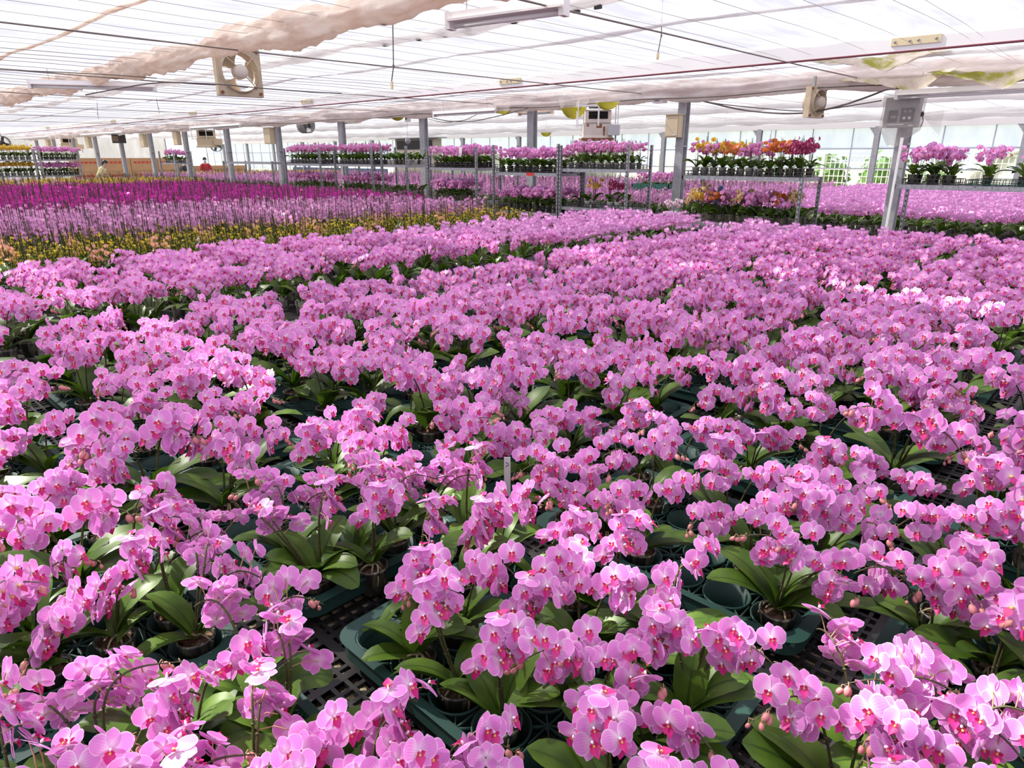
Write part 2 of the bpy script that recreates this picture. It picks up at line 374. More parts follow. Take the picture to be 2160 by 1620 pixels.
# ------------------------------------------------------------------ the greenhouse shell
structure('floor', box2((-8, -8, -.1), (19, 44, 0)), FLOORM)
structure('ground', box2((19.3, -40, -.16), (120, 110, -.06)), OUTG)
def ceil_panel(x0, x1, y0, y1, z, mat, sag=.035, nx=14, ny=150):
    X, Y = np.meshgrid(np.linspace(x0, x1, nx), np.linspace(y0, y1, ny), indexing='ij')
    t = (X - x0) / (x1 - x0)
    Z = z - sag * np.sin(np.pi * t) + .012 * np.sin(Y * 7.5 + 2 * np.sin(Y * 1.1 + x0)) * (.4 + np.abs(t - .5) * 2) + .02 * np.sin(Y * .9 + x0)
    return structure('ceiling', T_(np.stack([X, Y, Z], -1).reshape(-1, 3), gridQ(nx, ny)), mat, smooth=True)
for x0, x1 in [(-8, -.40), (-.16, .32), (.54, 1.97), (2.03, 3.0), (3.08, 3.32), (3.54, 4.08), (4.16, 7.3), (7.4, 9.42)]:
    ceil_panel(x0, x1, -8, 44, 2.80, CEIL)
ceil_panel(9.55, 14.2, -8, 44, 2.80, CEIL2); ceil_panel(14.25, 19.0, -8, 44, 2.80, CEIL2)
# steel columns, an H-section with a splice band and a gusset at the head
def column(x, y, z1, w=.13, band=True):
    t = [box2((-w / 2, -w / 2, 0), (-w / 2 + .012, w / 2, z1)), box2((w / 2 - .012, -w / 2, 0), (w / 2, w / 2, z1)), box2((-w / 2 + .012, -.008, 0), (w / 2 - .012, .008, z1)),
         box2((-w * .62, -w * .62, 0), (w * .62, w * .62, .02))]
    if band: t.append(box2((-w * .52, -w * .54, 1.88), (w * .52, w * .54, 1.90)))
    for k in range(5):
        t.append(box2((-.012, w / 2 + .03 * k, z1 - .20 + .04 * k), (.012, w / 2 + .03 * k + .03, z1)))
    return structure('column', xf(cat(t), None, (x, y, 0)), COLM)
for k in range(-2, 14): column(9.48, 2.41 + 3 * k, 2.72)
for k in range(-2, 14): column(18.92, 2.41 + 3 * k, 2.45, .12, False)
# the long white beam under the shade nets with its splice plates
bm = structure('beam', box2((7.31, -8, 2.655), (7.39, 44, 2.815)), WHITE_B)
obj('edge_strip', box2((7.304, -8, 2.648), (7.396, 44, 2.656)), RUSTLINE, bm)
for y in (1.9, 6.9, 12.2, 17.4, 23.0, 30.0):
    pl = obj('splice_plate', box2((7.298, y - .20, 2.70), (7.309, y + .20, 2.765)), CREAM_P, bm)
    obj('bolt', cat([ell((7.295, y + dy, 2.733), (.006, .012, .012), 8, 5) for dy in (-.16, -.02, .05, .17)]), MIDGREY, pl, smooth=True)
# the glazed long wall at the far side
structure('wall_back', cat([box2((18.96, -8, 0), (19.06, 44, .93)), box2((18.9, -8, 2.42), (19.08, 44, 2.56))]), WHITE_B)
structure('window_1', box2((19.0, -8, 1.93), (19.01, 44, 2.42)), PANELW)
structure('window_2', box2((19.0, -8, .95), (19.006, 44, 1.93)), GLASS)
t = [box2((18.98, -8, z - .014), (19.03, 44, z + .014)) for z in (.95, 1.45, 1.93)]
for y in np.arange(-8, 44, 1.0): t.append(box2((18.985, y - .008, .95), (19.025, y + .008, 2.42)))
structure('trim_1', cat(t), plain('pale_mullion', (.50, .53, .58), .5))
structure('trim_2', box2((18.965, -8, .93), (18.985, 44, .955)), WHITE_B)
# the end wall hung with plastic sheet, and the two walls behind the camera
Xg, Zg = np.meshgrid(np.linspace(-8, 16.6, 160), np.linspace(0, 2.75, 8), indexing='ij')
structure('wall_left', T_(np.stack([Xg, 44 + .05 * np.sin(Xg * 5 + Zg) + .03 * np.sin(Xg * 13), Zg], -1).reshape(-1, 3), gridQ(160, 8)), PLASTICWALL, smooth=True)
structure('window_3', box2((16.6, 44, 0), (19, 44.04, 2.75)), PANELW)
structure('trim_3', cat([box2((x - .03, 43.93, 0), (x + .03, 43.99, 2.75)) for x in (16.6, 17.8, 19)]), GALV)
structure('wall_right', box2((-8, -8.05, 0), (19, -8, 2.8)), PANELW)
structure('wall_front', box2((-8.05, -8, 0), (-8, 44, 2.8)), PANELW)
# steel tie rods that cross the bay, and the thin wires that carry the nets
for i, y in enumerate([-.1, 2.95, 6.0, 9.1, 12.2, 15.4, 18.6, 22]):
    P = np.stack([np.linspace(-3, 9.3, 24), np.full(24, y) + .02 * np.sin(np.linspace(0, 9, 24)), 2.60 + .04 * np.abs(np.linspace(-1, 1, 24))], 1)
    o = obj('tie_rod', tube(P, .0062, 6), RODM, smooth=True)
    tag(o, f'thin steel tie rod under the shade nets, {ordn(i)} of eight counted from the camera', 'rod', 'tie rods under the nets')
rw = np.random.default_rng(5)
ys = np.concatenate([np.arange(-1.0, 12, .38), np.arange(12, 30, .8)])
for y in ys:
    k = 20; xs = np.linspace(-4, 9.35, k); y2 = y + rw.normal(0, .06)
    P = np.stack([xs, np.linspace(y, y2 + rw.normal(0, .12), k), 2.705 + .010 * np.sin(xs * 1.9 + y)], 1)
    tag(obj('support_wire', tube(P, .0014 + .0014 * (y > 8), 4, caps=False), WIREM), 'thin wire strung below the white shade net', 'wire', 'wires that carry the shade nets')
for y in np.arange(1, 22, .9):
    xs = np.linspace(9.6, 18.9, 12)
    P = np.stack([xs, y + 0 * xs, 2.735 + .01 * np.sin(xs * 1.9 + y)], 1)
    tag(obj('support_wire', tube(P, .003, 4, caps=False), WIREM), 'thin wire below the shade net of the far bay', 'wire', 'wires of the far bay')
# gathered curtains hanging in rolls along the house
def roll(x, z, r, y0, y1, mat, label, seed, amp=1.0, flat=1.0, ff=1.0):
    rr = np.random.default_rng(seed); n, k = int((y1 - y0) * 22), 30
    ys = np.linspace(y0, y1, n); ph = np.linspace(0, 2 * np.pi, k, endpoint=False)
    Y = np.repeat(ys[:, None], k, 1); A = np.repeat(ph[None], n, 0)
    bulge = 1 + amp * (.20 * np.sin(ys * 2.1 + seed) + .16 * np.sin(ys * 5.3 + 2 * seed) + .035 * rr.normal(0, 1, n))[:, None]
    fold = 1 + .11 * np.sin(A * 5 + Y * 3.3 * ff + seed) + .10 * np.sin(A * 9 - Y * 6.1 * ff) + .08 * np.sin(A * 4 + Y * 13 * ff) + .05 * np.sin(A * 7 - Y * 23 * ff + seed)
    R = r * bulge * fold
    X = x + R * np.cos(A) * .9 * flat; Z = z + R * np.sin(A) - .03 * np.abs(np.sin(ys * 1.05))[:, None]
    o = obj('gathered_curtain', T_(np.stack([X, Y, Z], -1).reshape(-1, 3), gridQ(n, k, True)[:, ::-1]), mat, smooth=True)
    return tag(o, label, 'curtain', 'gathered shade curtains')
roll(3.02, 2.705, .100, -3, 43, ROLLM, 'thick beige roll of gathered shade cloth above the big box fan', 3)
roll(4.12, 2.755, .034, -3, 43, ROLLW, 'thin white gathered net edge just beyond the thick beige roll', 5, 1.3, 1.3)
roll(5.3, 2.775, .013, -3, 43, ROLLW, 'narrow white net hem between the thin gathered edge and the white beam', 6, 1.3, 2)
roll(2.0, 2.765, .014, -3, 43, ROLLM, 'thin tan net hem strung with hooks at the upper left', 7, .6)
roll(9.32, 2.66, .125, -3, 43, ROLLG, 'grey pink bundle of gathered cloth along the heads of the steel columns', 9, .55, 1.0, .22)
roll(8.55, 2.775, .018, -3, 43, ROLLW, 'narrow white hem between the white beam and the column bundle', 10, 1.2, 2)
roll(14.2, 2.72, .07, -3, 43, ROLLW, 'white gathered curtain roll in the middle of the far bay', 12, .6, 1.0, .3)
roll(18.3, 2.66, .10, -3, 43, ROLLW, 'white gathered curtain roll next to the far glazed wall', 13, .6, 1.0, .3)
# outside, seen through the far glazing: mesh fence, bushes, white tunnel houses
t = []
for y in np.arange(-2, 14, .14): t.append(box2((23.0, y, 0), (23.02, y + .022, 1.75)))
for z in np.arange(.15, 1.8, .2): t.append(box2((22.98, -2, z), (23.04, 14, z + .022)))
for y in np.arange(-2, 14.1, 2): t.append(box2((22.95, y, 0), (23.05, y + .07, 1.85)))
tag(obj('mesh_fence', cat(t), plain('fence_pale', (.80, .76, .66), .7)), 'pale mesh fence standing outside beyond the far glazed wall', 'fence')
for i, (y, s) in enumerate([(6.4, .98), (5.1, 1.02), (7.9, .8), (3.9, .7)]):
    rb = np.random.default_rng(40 + i); ts = []
    for k in range(160):
        d = rb.normal(0, 1, 3); d /= np.linalg.norm(d); p = d * s * rb.uniform(.6, 1)
        q = rb.normal(0, 1, 3); q /= np.linalg.norm(q); w = np.cross(q, d); w /= np.linalg.norm(w) + 1e-9; a = .13
        ts.append(T_([p - w * a, p + q * a, p + w * a, p - q * a], [[0, 1, 2, 3]]))
    ts.append(ell((0, 0, 0), (s * .7, s * .7, s * .75), 10, 6))
    b = obj('garden_bush', xf(cat(ts), None, (30, 1.6 * y, s - .08)), BUSH)
    tag(b, ['round green bush outside the glazing, beyond the wine red orchids', 'larger green bush outside the glazing, beside the round one', 'small green bush outside between the mullions', 'low green bush outside at the right of the row'][i], 'bush', 'bushes outside')
for i, y in enumerate((2.0, 26.0, 38.0)):
    a = np.linspace(0, np.pi, 14)
    X, A = np.meshgrid(np.linspace(36, 44, 3), a, indexing='ij')
    V = np.stack([X, y + 4.5 * np.cos(A), 2.4 * np.sin(A) ** .8], -1).reshape(-1, 3)
    tag(obj('tunnel_house', cat([T_(V, gridQ(3, 14))]), plain('tunnel_film', (.92, .93, .94), .5), smooth=True),
        ['white plastic tunnel house outside at the right end', 'white plastic tunnel house outside beyond the beige air unit', 'white plastic tunnel house outside at the left end'][i], 'greenhouse', 'tunnel houses outside')

# ------------------------------------------------------------------ orchid parts
def orch_mats(petal, lip=LIP, bud=BUD, pot=POT):
    return [petal, lip, CENTRE, bud, STEM, LEAF, pot, BARK, ROOT, COLUMN, PEDICEL]
PT, LP, CT, BD, SM, LF, PO, BK, RT, CO, PD = range(11)
PET_W = ([0, .10, .25, .45, .65, .82, .94, 1], [.14, .42, .80, 1.0, .98, .78, .45, .10])
SEP_W = ([0, .15, .4, .65, .85, 1], [.30, .62, .96, 1.0, .66, .08])
LIP_W = ([0, .2, .42, .6, .8, 1], [.25, .60, 1.0, .74, .40, .04])
def petal(ang, Ln, W, wt, nu, nv, y0, cup, curl, mi, tiltf=0.0):
    v = np.linspace(0, 1, nv); u = np.linspace(-1, 1, nu)
    w = np.interp(v, *wt) * W / 2
    U, Vv = np.meshgrid(u, v, indexing='ij'); B = U * w[None]; A = Vv * Ln
    Y = y0 - cup * np.abs(U) ** 2 * w[None] + curl * Vv ** 2 * Ln - tiltf * A
    d = np.array([math.sin(ang), 0, math.cos(ang)]); p = np.array([math.cos(ang), 0, -math.sin(ang)])
    P = A[..., None] * d + B[..., None] * p; P[..., 1] = Y
    E = np.maximum(np.abs(U), np.clip((Vv - .55) / .45, 0, 1))
    return T_(P.reshape(-1, 3), gridQ(nu, nv), mi, np.stack([U, Vv, E], -1).reshape(-1, 3))
def flower(res, cup=.12, curl=.10, lift=0.0):
    """one moth orchid bloom one unit wide that faces -Y: three sepals, two broad petals, a pointed lip and the pale column"""
    r = math.radians
    a, b, c = {'hi': ((7, 9), (5, 7), (5, 6)), 'mid': ((4, 5), (3, 4), (3, 4)), 'lo': ((3, 3), (2, 3), (2, 3)), 'xlo': ((2, 3), (2, 2), (2, 2))}[res]
    t = [petal(0, .47, .34, SEP_W, b[0], b[1], .025, -.10, curl * .6, PT)]
    for s in (-1, 1):
        t.append(petal(s * r(141), .46, .30, SEP_W, b[0], b[1], .025, -.10, curl, PT))
        t.append(petal(s * r(78), .50, .58, PET_W, a[0], a[1], 0, cup * .5 - .12, curl + lift * s, PT))
    t.append(xf(petal(math.pi, .37, .30, LIP_W, c[0], c[1], 0, .22, .12, LP), Rx(r(-24)), (0, -.05, -.03)))
    if res in ('hi', 'mid'):
        for s in (-1, 1):
            t.append(xf(petal(s * r(62), .13, .12, SEP_W, 3, 4, -.05, .5, -.4, LP, .5), None, (0, -.02, -.07)))
        t.append(ell((0, -.09, -.085), (.045, .055, .045), 6, 4, CT))
        t.append(ell((0, -.075, .005), (.042, .07, .05), 6, 4, CO))
    elif res == 'lo':
        t.append(box((0, -.06, -.05), (.09, .08, .09), CT))
    t = cat(t)
    if res in ('lo', 'xlo'): t[3][:, 2] *= .86 if res == 'lo' else .84
    return t
FW = 0.0605
FLOWERS = {r: [xf(flower(r, *k), None, None, FW) for k in ((.12, .10), (.30, -.10), (-.05, .24), (.35, -.32, .06))] for r in ('hi', 'mid', 'lo', 'xlo')}
def facing(f, up=(0, 0, 1.), roll=0.0):
    f = np.asarray(f, float); f = f / np.linalg.norm(f); y = -f
    z = np.asarray(up, float) - np.dot(up, f) * f; z /= np.linalg.norm(z); x = np.cross(y, z)
    R = np.stack([x, y, z], 1)
    return R @ Ry(roll)
def leaf(res, Ln, W, rise, droop, fold, twist=0.0):
    """strap leaf that leaves the crown along +X, arches over and droops"""
    nu, nv = {'hi': (7, 12), 'mid': (3, 6), 'lo': (3, 4), 'xlo': (2, 3)}[res]
    v = np.linspace(0, 1, nv); u = np.linspace(-1, 1, nu)
    ang = rise - droop * v ** 1.3; ds = Ln / (nv - 1)
    x = np.concatenate([[0], np.cumsum(np.cos(ang[:-1]) * ds)]); z = np.concatenate([[0], np.cumsum(np.sin(ang[:-1]) * ds)])
    w = np.interp(v, [0, .12, .35, .62, .85, .95, 1], [.42, .58, .90, 1.0, .78, .45, .08]) * W / 2
    U, Vv = np.meshgrid(u, v, indexing='ij')
    h = fold * np.abs(U) * w[None] * (1 - .35 * Vv)
    Y = U * w[None]
    X = x[None] - np.sin(ang)[None] * h; Z = z[None] + np.cos(ang)[None] * h + Y * twist * Vv
    return T_(np.stack([X, Y, Z], -1).reshape(-1, 3), gridQ(nu, nv)[:, ::-1], LF, np.stack([U, Vv, U * 0], -1).reshape(-1, 3))
def pot_t(res, r0=.031, r1=.041, h=.082):
    n = {'hi': 20, 'mid': 12, 'lo': 7, 'xlo': 5}[res]
    if res in ('lo', 'xlo'): return lathe([(r0, 0), (r1, h), (.005, h - .012)], n, PO)
    return lathe([(.002, 0), (r0, 0), (r1, h - .008), (r1 + .0025, h - .006), (r1 + .0025, h), (r1 - .001, h), (r1 - .004, h - .014)], n, PO)
def bark_t(res, rg, r=.037, z=.068):
    if res == 'hi':
        t = [lathe([(.002, z + .004), (r * .5, z + .003), (r, z)], 14, BK)]
        t[0] = (t[0][0] + rg.normal(0, .0018, t[0][0].shape), *t[0][1:])
        for k in range(16):
            a, q = rg.uniform(0, 6.28), r * .85 * math.sqrt(rg.uniform(0, 1))
            t.append(box((q * math.cos(a), q * math.sin(a), z + .004), (rg.uniform(.008, .016), rg.uniform(.005, .009), .005), BK, Rz(rg.uniform(0, 3)) @ Rx(rg.uniform(-.5, .5))))
        return cat(t)
    return lathe([(.002, z), (r, z)], 8, BK)
def roots_t(rg):
    t = []
    for k in range(5):
        a = rg.uniform(0, 6.28); q = rg.uniform(.022, .045); s = np.linspace(0, 1, 9)
        b = a + rg.uniform(-1, 1) * s
        P = np.stack([q * s * np.cos(b) * 1.1, q * s * np.sin(b) * 1.1, .080 + .016 * np.sin(s * 3.0) - .012 * s - (.03 * (s > .8) * (s - .8) * 5 if q > .04 else 0)], 1)
        t.append(tube(P, np.linspace(.0032, .0022, 9), 5, RT))
    return cat(t)
def bez(P, n):
    t = np.linspace(0, 1, n)[:, None]; P = np.asarray(P, float)
    return (1 - t) ** 3 * P[0] + 3 * t * (1 - t) ** 2 * P[1] + 3 * t * t * (1 - t) * P[2] + t ** 3 * P[3]
def bud_t(res, s):
    return ell((0, 0, 0), (.0072 * s, .0072 * s, .0105 * s), {'hi': 8, 'mid': 6, 'lo': 4, 'xlo': 4}[res], {'hi': 6, 'mid': 5, 'lo': 3, 'xlo': 3}[res], BD)
def spike_arch(rg, res, side, nf, nb, H, reach, spread=1.0, stake=0.0):
    """stem that rises and arches over; returns stem template, bloom placements and bud placements, all from the crown"""
    P0 = np.array([.008 * side, 0, 0]); ly = rg.uniform(-.03, .01)
    C = [P0, P0 + [.01 * side, ly * .4, H * .72], P0 + [.012 * side + .2 * reach * side, ly, H * 1.22], P0 + [reach * side, ly - .045, H * .93]]
    n = {'hi': 22, 'mid': 12, 'lo': 6, 'xlo': 4}[res]; P = bez(C, n)
    k = {'hi': 6, 'mid': 4, 'lo': 3, 'xlo': 3}[res]
    t = [tube(P, np.linspace(.0030, .0016, n), k, SM, caps=False)]
    if res == 'hi':   # the nodes on the stem
        for q in (4, 7, 10): t.append(ell(P[q], (.0042, .0042, .003), 6, 4, SM))
    if stake: t.append(tube([P0 + [.004, .004, 0], P0 + [.004, .006, H + stake]], .0022, k, SM, caps=False))
    fl, bd = [], []
    for i in range(nf):
        s = .50 + .40 * i / max(nf - 1, 1); p = bez(C, 101)[int(s * 100)]; q = bez(C, 101)[min(int(s * 100) + 4, 100)]
        tg = (q - p) / np.linalg.norm(q - p); alt = 1 if i % 2 else -1
        lat = np.cross(tg, [0, -1, 0]); lat = lat / (np.linalg.norm(lat) + 1e-9)
        off = lat * alt * rg.uniform(.012, .036) * spread + np.array([rg.normal(0, .006), -rg.uniform(.004, .036), 0]) + np.array([0, 0, rg.normal(.002, .010)])
        c = p + off
        f = np.array([side * .5 * (s - .4) * 2 + alt * .25 + rg.normal(0, .48), -1.0, .30 + rg.normal(0, .34)])
        if rg.uniform() < .10: f[1] = rg.uniform(-.3, .8)
        fl.append((facing(f, (rg.normal(0, .2), 0, 1), rg.normal(0, .12)), c, rg.uniform(.88, 1.08), int(rg.choice(4, p=[.4, .25, .25, .1]))))
        if res in ('hi', 'mid'):
            m = (p + c) / 2 + [0, 0, .006]; b = c - facing(f)[:, 1] * -.004
            t.append(tube([p, m, b], .0012, 4, PD, caps=False))
    end = C[3]; tg = C[3] - C[2]; tg /= np.linalg.norm(tg)
    for i in range(nb):
        j = end + tg * .011 * i + [rg.normal(0, .004), rg.normal(0, .004), 0]
        dr = np.array([rg.normal(0, .35) + .3 * side, rg.normal(-.3, .35), -.9]); dr /= np.linalg.norm(dr)
        sz = 1.0 - .12 * i + rg.normal(0, .06); c = j + dr * .016
        bd.append((facing(np.cross(dr, [1, .2, 0]), -dr), c, max(sz, .5)))
        if res in ('hi', 'mid'): t.append(tube([j, j + [dr[0] * .012, dr[1] * .012, .002], c], .0010, 4, PD, caps=False))
    if nb and res in ('hi', 'mid'): t.append(tube([end, end + tg * .011 * nb], .0013, 4, SM, caps=False))
    return cat(t), fl, bd
def spike_up(rg, res, side, nf, nb, H, fs=1.0, lean=.04, stake=.12):
    """upright spike against a stake with blooms up its last third"""
    k = 3; P0 = np.array([.006 * side, 0, 0]); top = P0 + [lean * side, rg.normal(0, .02), H]
    t = [tube([P0, (P0 + top) / 2 + [0, 0, 0], top], .0026, k, SM, caps=False),
         tube([P0 * .5, P0 * .5 + [rg.normal(0, .015), rg.normal(0, .015), H + stake]], .0024, k, SM, caps=False)]
    fl, bd = [], []
    for i in range(nf):
        s = 1 - .52 * i / nf; p = P0 + (top - P0) * s; a = i * 2.4 + rg.uniform(0, 1)
        d = np.array([math.cos(a), math.sin(a) - .5, 0]); c = p + d * .024
        f = np.array([math.cos(a) * .8 + rg.normal(0, .2), -.7 + math.sin(a) * .5, .3 + rg.normal(0, .2)])
        fl.append((facing(f, (0, 0, 1), rg.normal(0, .2)), c, fs * rg.uniform(.85, 1.1), int(rg.integers(0, 4))))
    for i in range(nb):
        s = rg.uniform(.35, 1.02); p = P0 + (top - P0) * s; a = rg.uniform(0, 6.28)
        bd.append((np.eye(3), p + np.array([math.cos(a), math.sin(a), -.2]) * .018, rg.uniform(.8, 1.3)))
    return cat(t), fl, bd
CROWN = np.array([0, 0, .078])
def plant(seed, res, style='pink', wide=True):
    """all templates of one potted orchid, its pot's foot at the origin, its blooms facing -Y"""
    rg = np.random.default_rng(seed)
    nl = int(rg.integers(5, 8)) if style != 'yellow' else 4
    leaves = []
    plane = rg.uniform(-.5, .5)
    for i in range(nl):
        az = plane + (math.pi if i % 2 else 0) + rg.normal(0, .38)
        Ln = rg.uniform(.135, .205) * (1.0 if i < 4 else .8); W = Ln * rg.uniform(.36, .48)
        rise = rg.uniform(.45, 1.15) if i < 4 else rg.uniform(1.0, 1.3)
        leaves.append((xf(leaf(res, Ln, W, rise, rg.uniform(.8, 1.5), rg.uniform(.18, .42), rg.normal(0, .25)), None, (.004, 0, 0)), Rz(az), CROWN + [0, 0, .004 * i]))
    spikes = []
    if style == 'pink':
        if wide: cfg = [(-1, rg.integers(7, 11)), (1, rg.integers(7, 11))] + ([(rg.choice([-1, 1]) * .45, 6)] if rg.uniform() < .6 else [])
        else: cfg = [(rg.choice([-1, 1]) * .8, rg.integers(8, 11)), (rg.choice([-1, 1]) * .45, rg.integers(4, 7))]
        for sd, nf in cfg:
            nb = int(rg.integers(0, 5)) if rg.uniform() < .7 else 0
            spikes.append(spike_arch(rg, res, float(sd), int(nf), nb, rg.uniform(.175, .225), rg.uniform(.095, .13), 1.1))
    elif style == 'tall':
        for sd in (-1, 1): spikes.append(spike_up(rg, res, sd, int(rg.integers(5, 8)), 2, rg.uniform(.25, .32), 1.05, rg.uniform(.02, .07)))
    elif style == 'yellow':
        for sd in (-1, 1, .3): spikes.append(spike_up(rg, res, sd, 1, 9, rg.uniform(.16, .26), .55, rg.uniform(.02, .08), .14))
    elif style == 'spray':
        for sd in (-1, 1, .4): spikes.append(spike_arch(rg, res, float(sd), int(rg.integers(5, 8)), 1, rg.uniform(.20, .26), rg.uniform(.07, .11), 1.2, .08))
    return dict(pot=pot_t(res), bark=bark_t(res, rg), roots=roots_t(rg) if res == 'hi' else None, leaves=leaves, spikes=spikes)
def merged_spike(sp, res):
    st, fl, bd = sp; t = [st]
    for R, c, s, k in fl: t.append(xf(FLOWERS[res][k], R, c, s))
    b = bud_t(res, 1.0)
    for R, c, s in bd: t.append(xf(b, R, c, s))
    return cat(t)
def merged_plant(p, res, bark=True):
    t = [p['pot']] + ([p['bark']] if bark else []) + [xf(a, R, c) for a, R, c in p['leaves']]
    for sp in p['spikes']: t.append(xf(merged_spike(sp, res), None, CROWN))
    return cat(t)
def m4(R, c, s=1.0):
    M = Matrix.Identity(4)
    for i in range(3):
        for j in range(3): M[i][j] = float(R[i][j]) * s
        M[i][3] = float(c[i])
    return M
# closest plants: every leaf, bloom and bud is a mesh of its own; meshes are shared between copies
PM = orch_mats(PINK)
FL_ME = [to_mesh('flower', t, PM) for t in FLOWERS['hi']]
BUD_ME = to_mesh('flower_bud', bud_t('hi', 1.0), PM)
POT_ME = to_mesh('pot', pot_t('hi'), PM)
def near_proto(seed, wide):
    p = plant(seed, 'hi', 'pink', wide); rg = np.random.default_rng(seed)
    return dict(leaf=[(to_mesh('leaf', a, PM), m4(R, c)) for a, R, c in p['leaves']], bark=to_mesh('potting_bark', p['bark'], PM), roots=to_mesh('aerial_roots', p['roots'], PM),
                spikes=[(to_mesh('flower_spike', st, PM), fl, bd) for st, fl, bd in p['spikes']], nb=sum(len(s[2]) for s in p['spikes']))
NEAR = {True: [near_proto(100 + i, True) for i in range(7)], False: [near_proto(200 + i, False) for i in range(5)]}
def spike_rot(d): return (-d[1] / .26, d[0] / .26, 0)
def put_near(proto, loc, rz, s, lean=(0, 0)):
    r = empty('pink_orchid', loc, rz, s)
    put('pot', POT_ME, r); put('potting_bark', proto['bark'], r); put('aerial_roots', proto['roots'], r)
    for me, M in proto['leaf']: put('leaf', me, r, mb=M)
    for st, fl, bd in proto['spikes']:
        o = put('flower_spike', st, r, CROWN, spike_rot(lean))
        for R, c, k, v in fl: put('flower', FL_ME[v], o, mb=m4(R, c, k))
        for R, c, k in bd: put('flower_bud', BUD_ME, o, mb=m4(R, c, k))
    return r
# plants further back: pot, foliage and each spike with its blooms
def mid_proto(seed, style, mats, res='mid', wide=True):
    p = plant(seed, res, style, wide)
    return dict(pot=to_mesh('pot', cat([p['pot'], p['bark']]), mats), foliage=to_mesh('foliage', cat([xf(a, R, c) for a, R, c in p['leaves']]), mats),
                spikes=[to_mesh('flower_spike', merged_spike(sp, res), mats) for sp in p['spikes']])
def put_mid(name, proto, loc, rz, s, lean=(0, 0)):
    r = empty(name, loc, rz, s)
    put('pot', proto['pot'], r); put('foliage', proto['foliage'], r)
    for st in proto['spikes']: put('flower_spike', st, r, CROWN, spike_rot(lean))
    return r
MID = [mid_proto(300 + i, 'pink', PM, 'mid', i % 3 != 0) for i in range(9)]

# ------------------------------------------------------------------ benches and trays
BENCH_Z, TRAY_Z = .752, .756
def bench(x0, x1, y0, y1, label, lattice=True):
    b = empty('growing_bench', (x0, y0, 0)); tag(b, label, 'bench')
    w, d = x1 - x0, y1 - y0
    if lattice:
        t = []
        for x in np.arange(0, w, .031): t.append(box2((x, 0, BENCH_Z - .012), (x + .009, d, BENCH_Z)))
        for y in np.arange(0, d, .031): t.append(box2((0, y, BENCH_Z - .011), (w, y + .009, BENCH_Z - .001)))
        for x in np.arange(0, w, .186): t.append(box2((x, 0, BENCH_Z - .03), (x + .022, d, BENCH_Z + .001)))
        for y in np.arange(0, d, .124): t.append(box2((0, y, BENCH_Z - .03), (w, y + .018, BENCH_Z + .0005)))
        obj('lattice_top', cat(t), BLACK_PL, b)
        t = []; q = min(w, 4.0)
        for k in np.arange(-d, q, .031):
            for sgn in (1, -1):
                a, c = (k, 0), (k + d, d)
                if sgn < 0: a, c = (k, d), (k + d, 0)
                u = max(0, -k) / d; v = min(1, (q - k) / d)
                p0 = np.array(a) + (np.array(c) - a) * u; p1 = np.array(a) + (np.array(c) - a) * v
                if np.linalg.norm(p1 - p0) > .02: t.append(tube([(p0[0], p0[1], BENCH_Z - .022), (p1[0], p1[1], BENCH_Z - .022)], .0028, 3, caps=False))
        obj('fine_lattice', cat(t), TAN, b)
    else:
        obj('lattice_top', box2((0, 0, BENCH_Z - .02), (w, d, BENCH_Z)), BLACK_PL, b)
    obj('side_rail', cat([box2((-.02, -.02, BENCH_Z - .07), (w + .02, 0, BENCH_Z + .01)), box2((-.02, d, BENCH_Z - .07), (w + .02, d + .02, BENCH_Z + .01)),
                          box2((-.02, 0, BENCH_Z - .07), (0, d, BENCH_Z + .01)), box2((w, 0, BENCH_Z - .07), (w + .02, d, BENCH_Z + .01))]), GALV, b)
    for x in np.arange(.15, w, 2.3):
        for y in (.2, d - .2): obj('leg', box2((x - .02, y - .02, 0), (x + .02, y + .02, BENCH_Z - .03)), GALV, b)
    return b
bench(-.35, 7.25, -1.5, 3.62, 'black lattice bench that carries the big pink bed nearest the camera')
bench(-1.1, 7.45, 3.84, 5.55, 'black bench under the long pink strip beyond the leafy aisle', False)
bench(.2, 7.2, 5.95, 10.1, 'black bench under the yellow budded and pale pink strips', False)
bench(.8, 7.4, 10.2, 18.2, 'black bench under the deep magenta bed', False)
bench(2.2, 8.2, 18.4, 23.2, 'black bench under the mixed cream and pink rows at the far left', False)
bench(9.75, 17.9, -4.0, 5.4, 'black bench under the pink bed behind the low table at the right', False)
bench(9.75, 17.9, 5.7, 15.0, 'black bench under the pale pink bed behind the steel trolleys', False)
bench(9.75, 17.9, 15.3, 29.5, 'black bench far off under mixed pink rows below the windows', False)

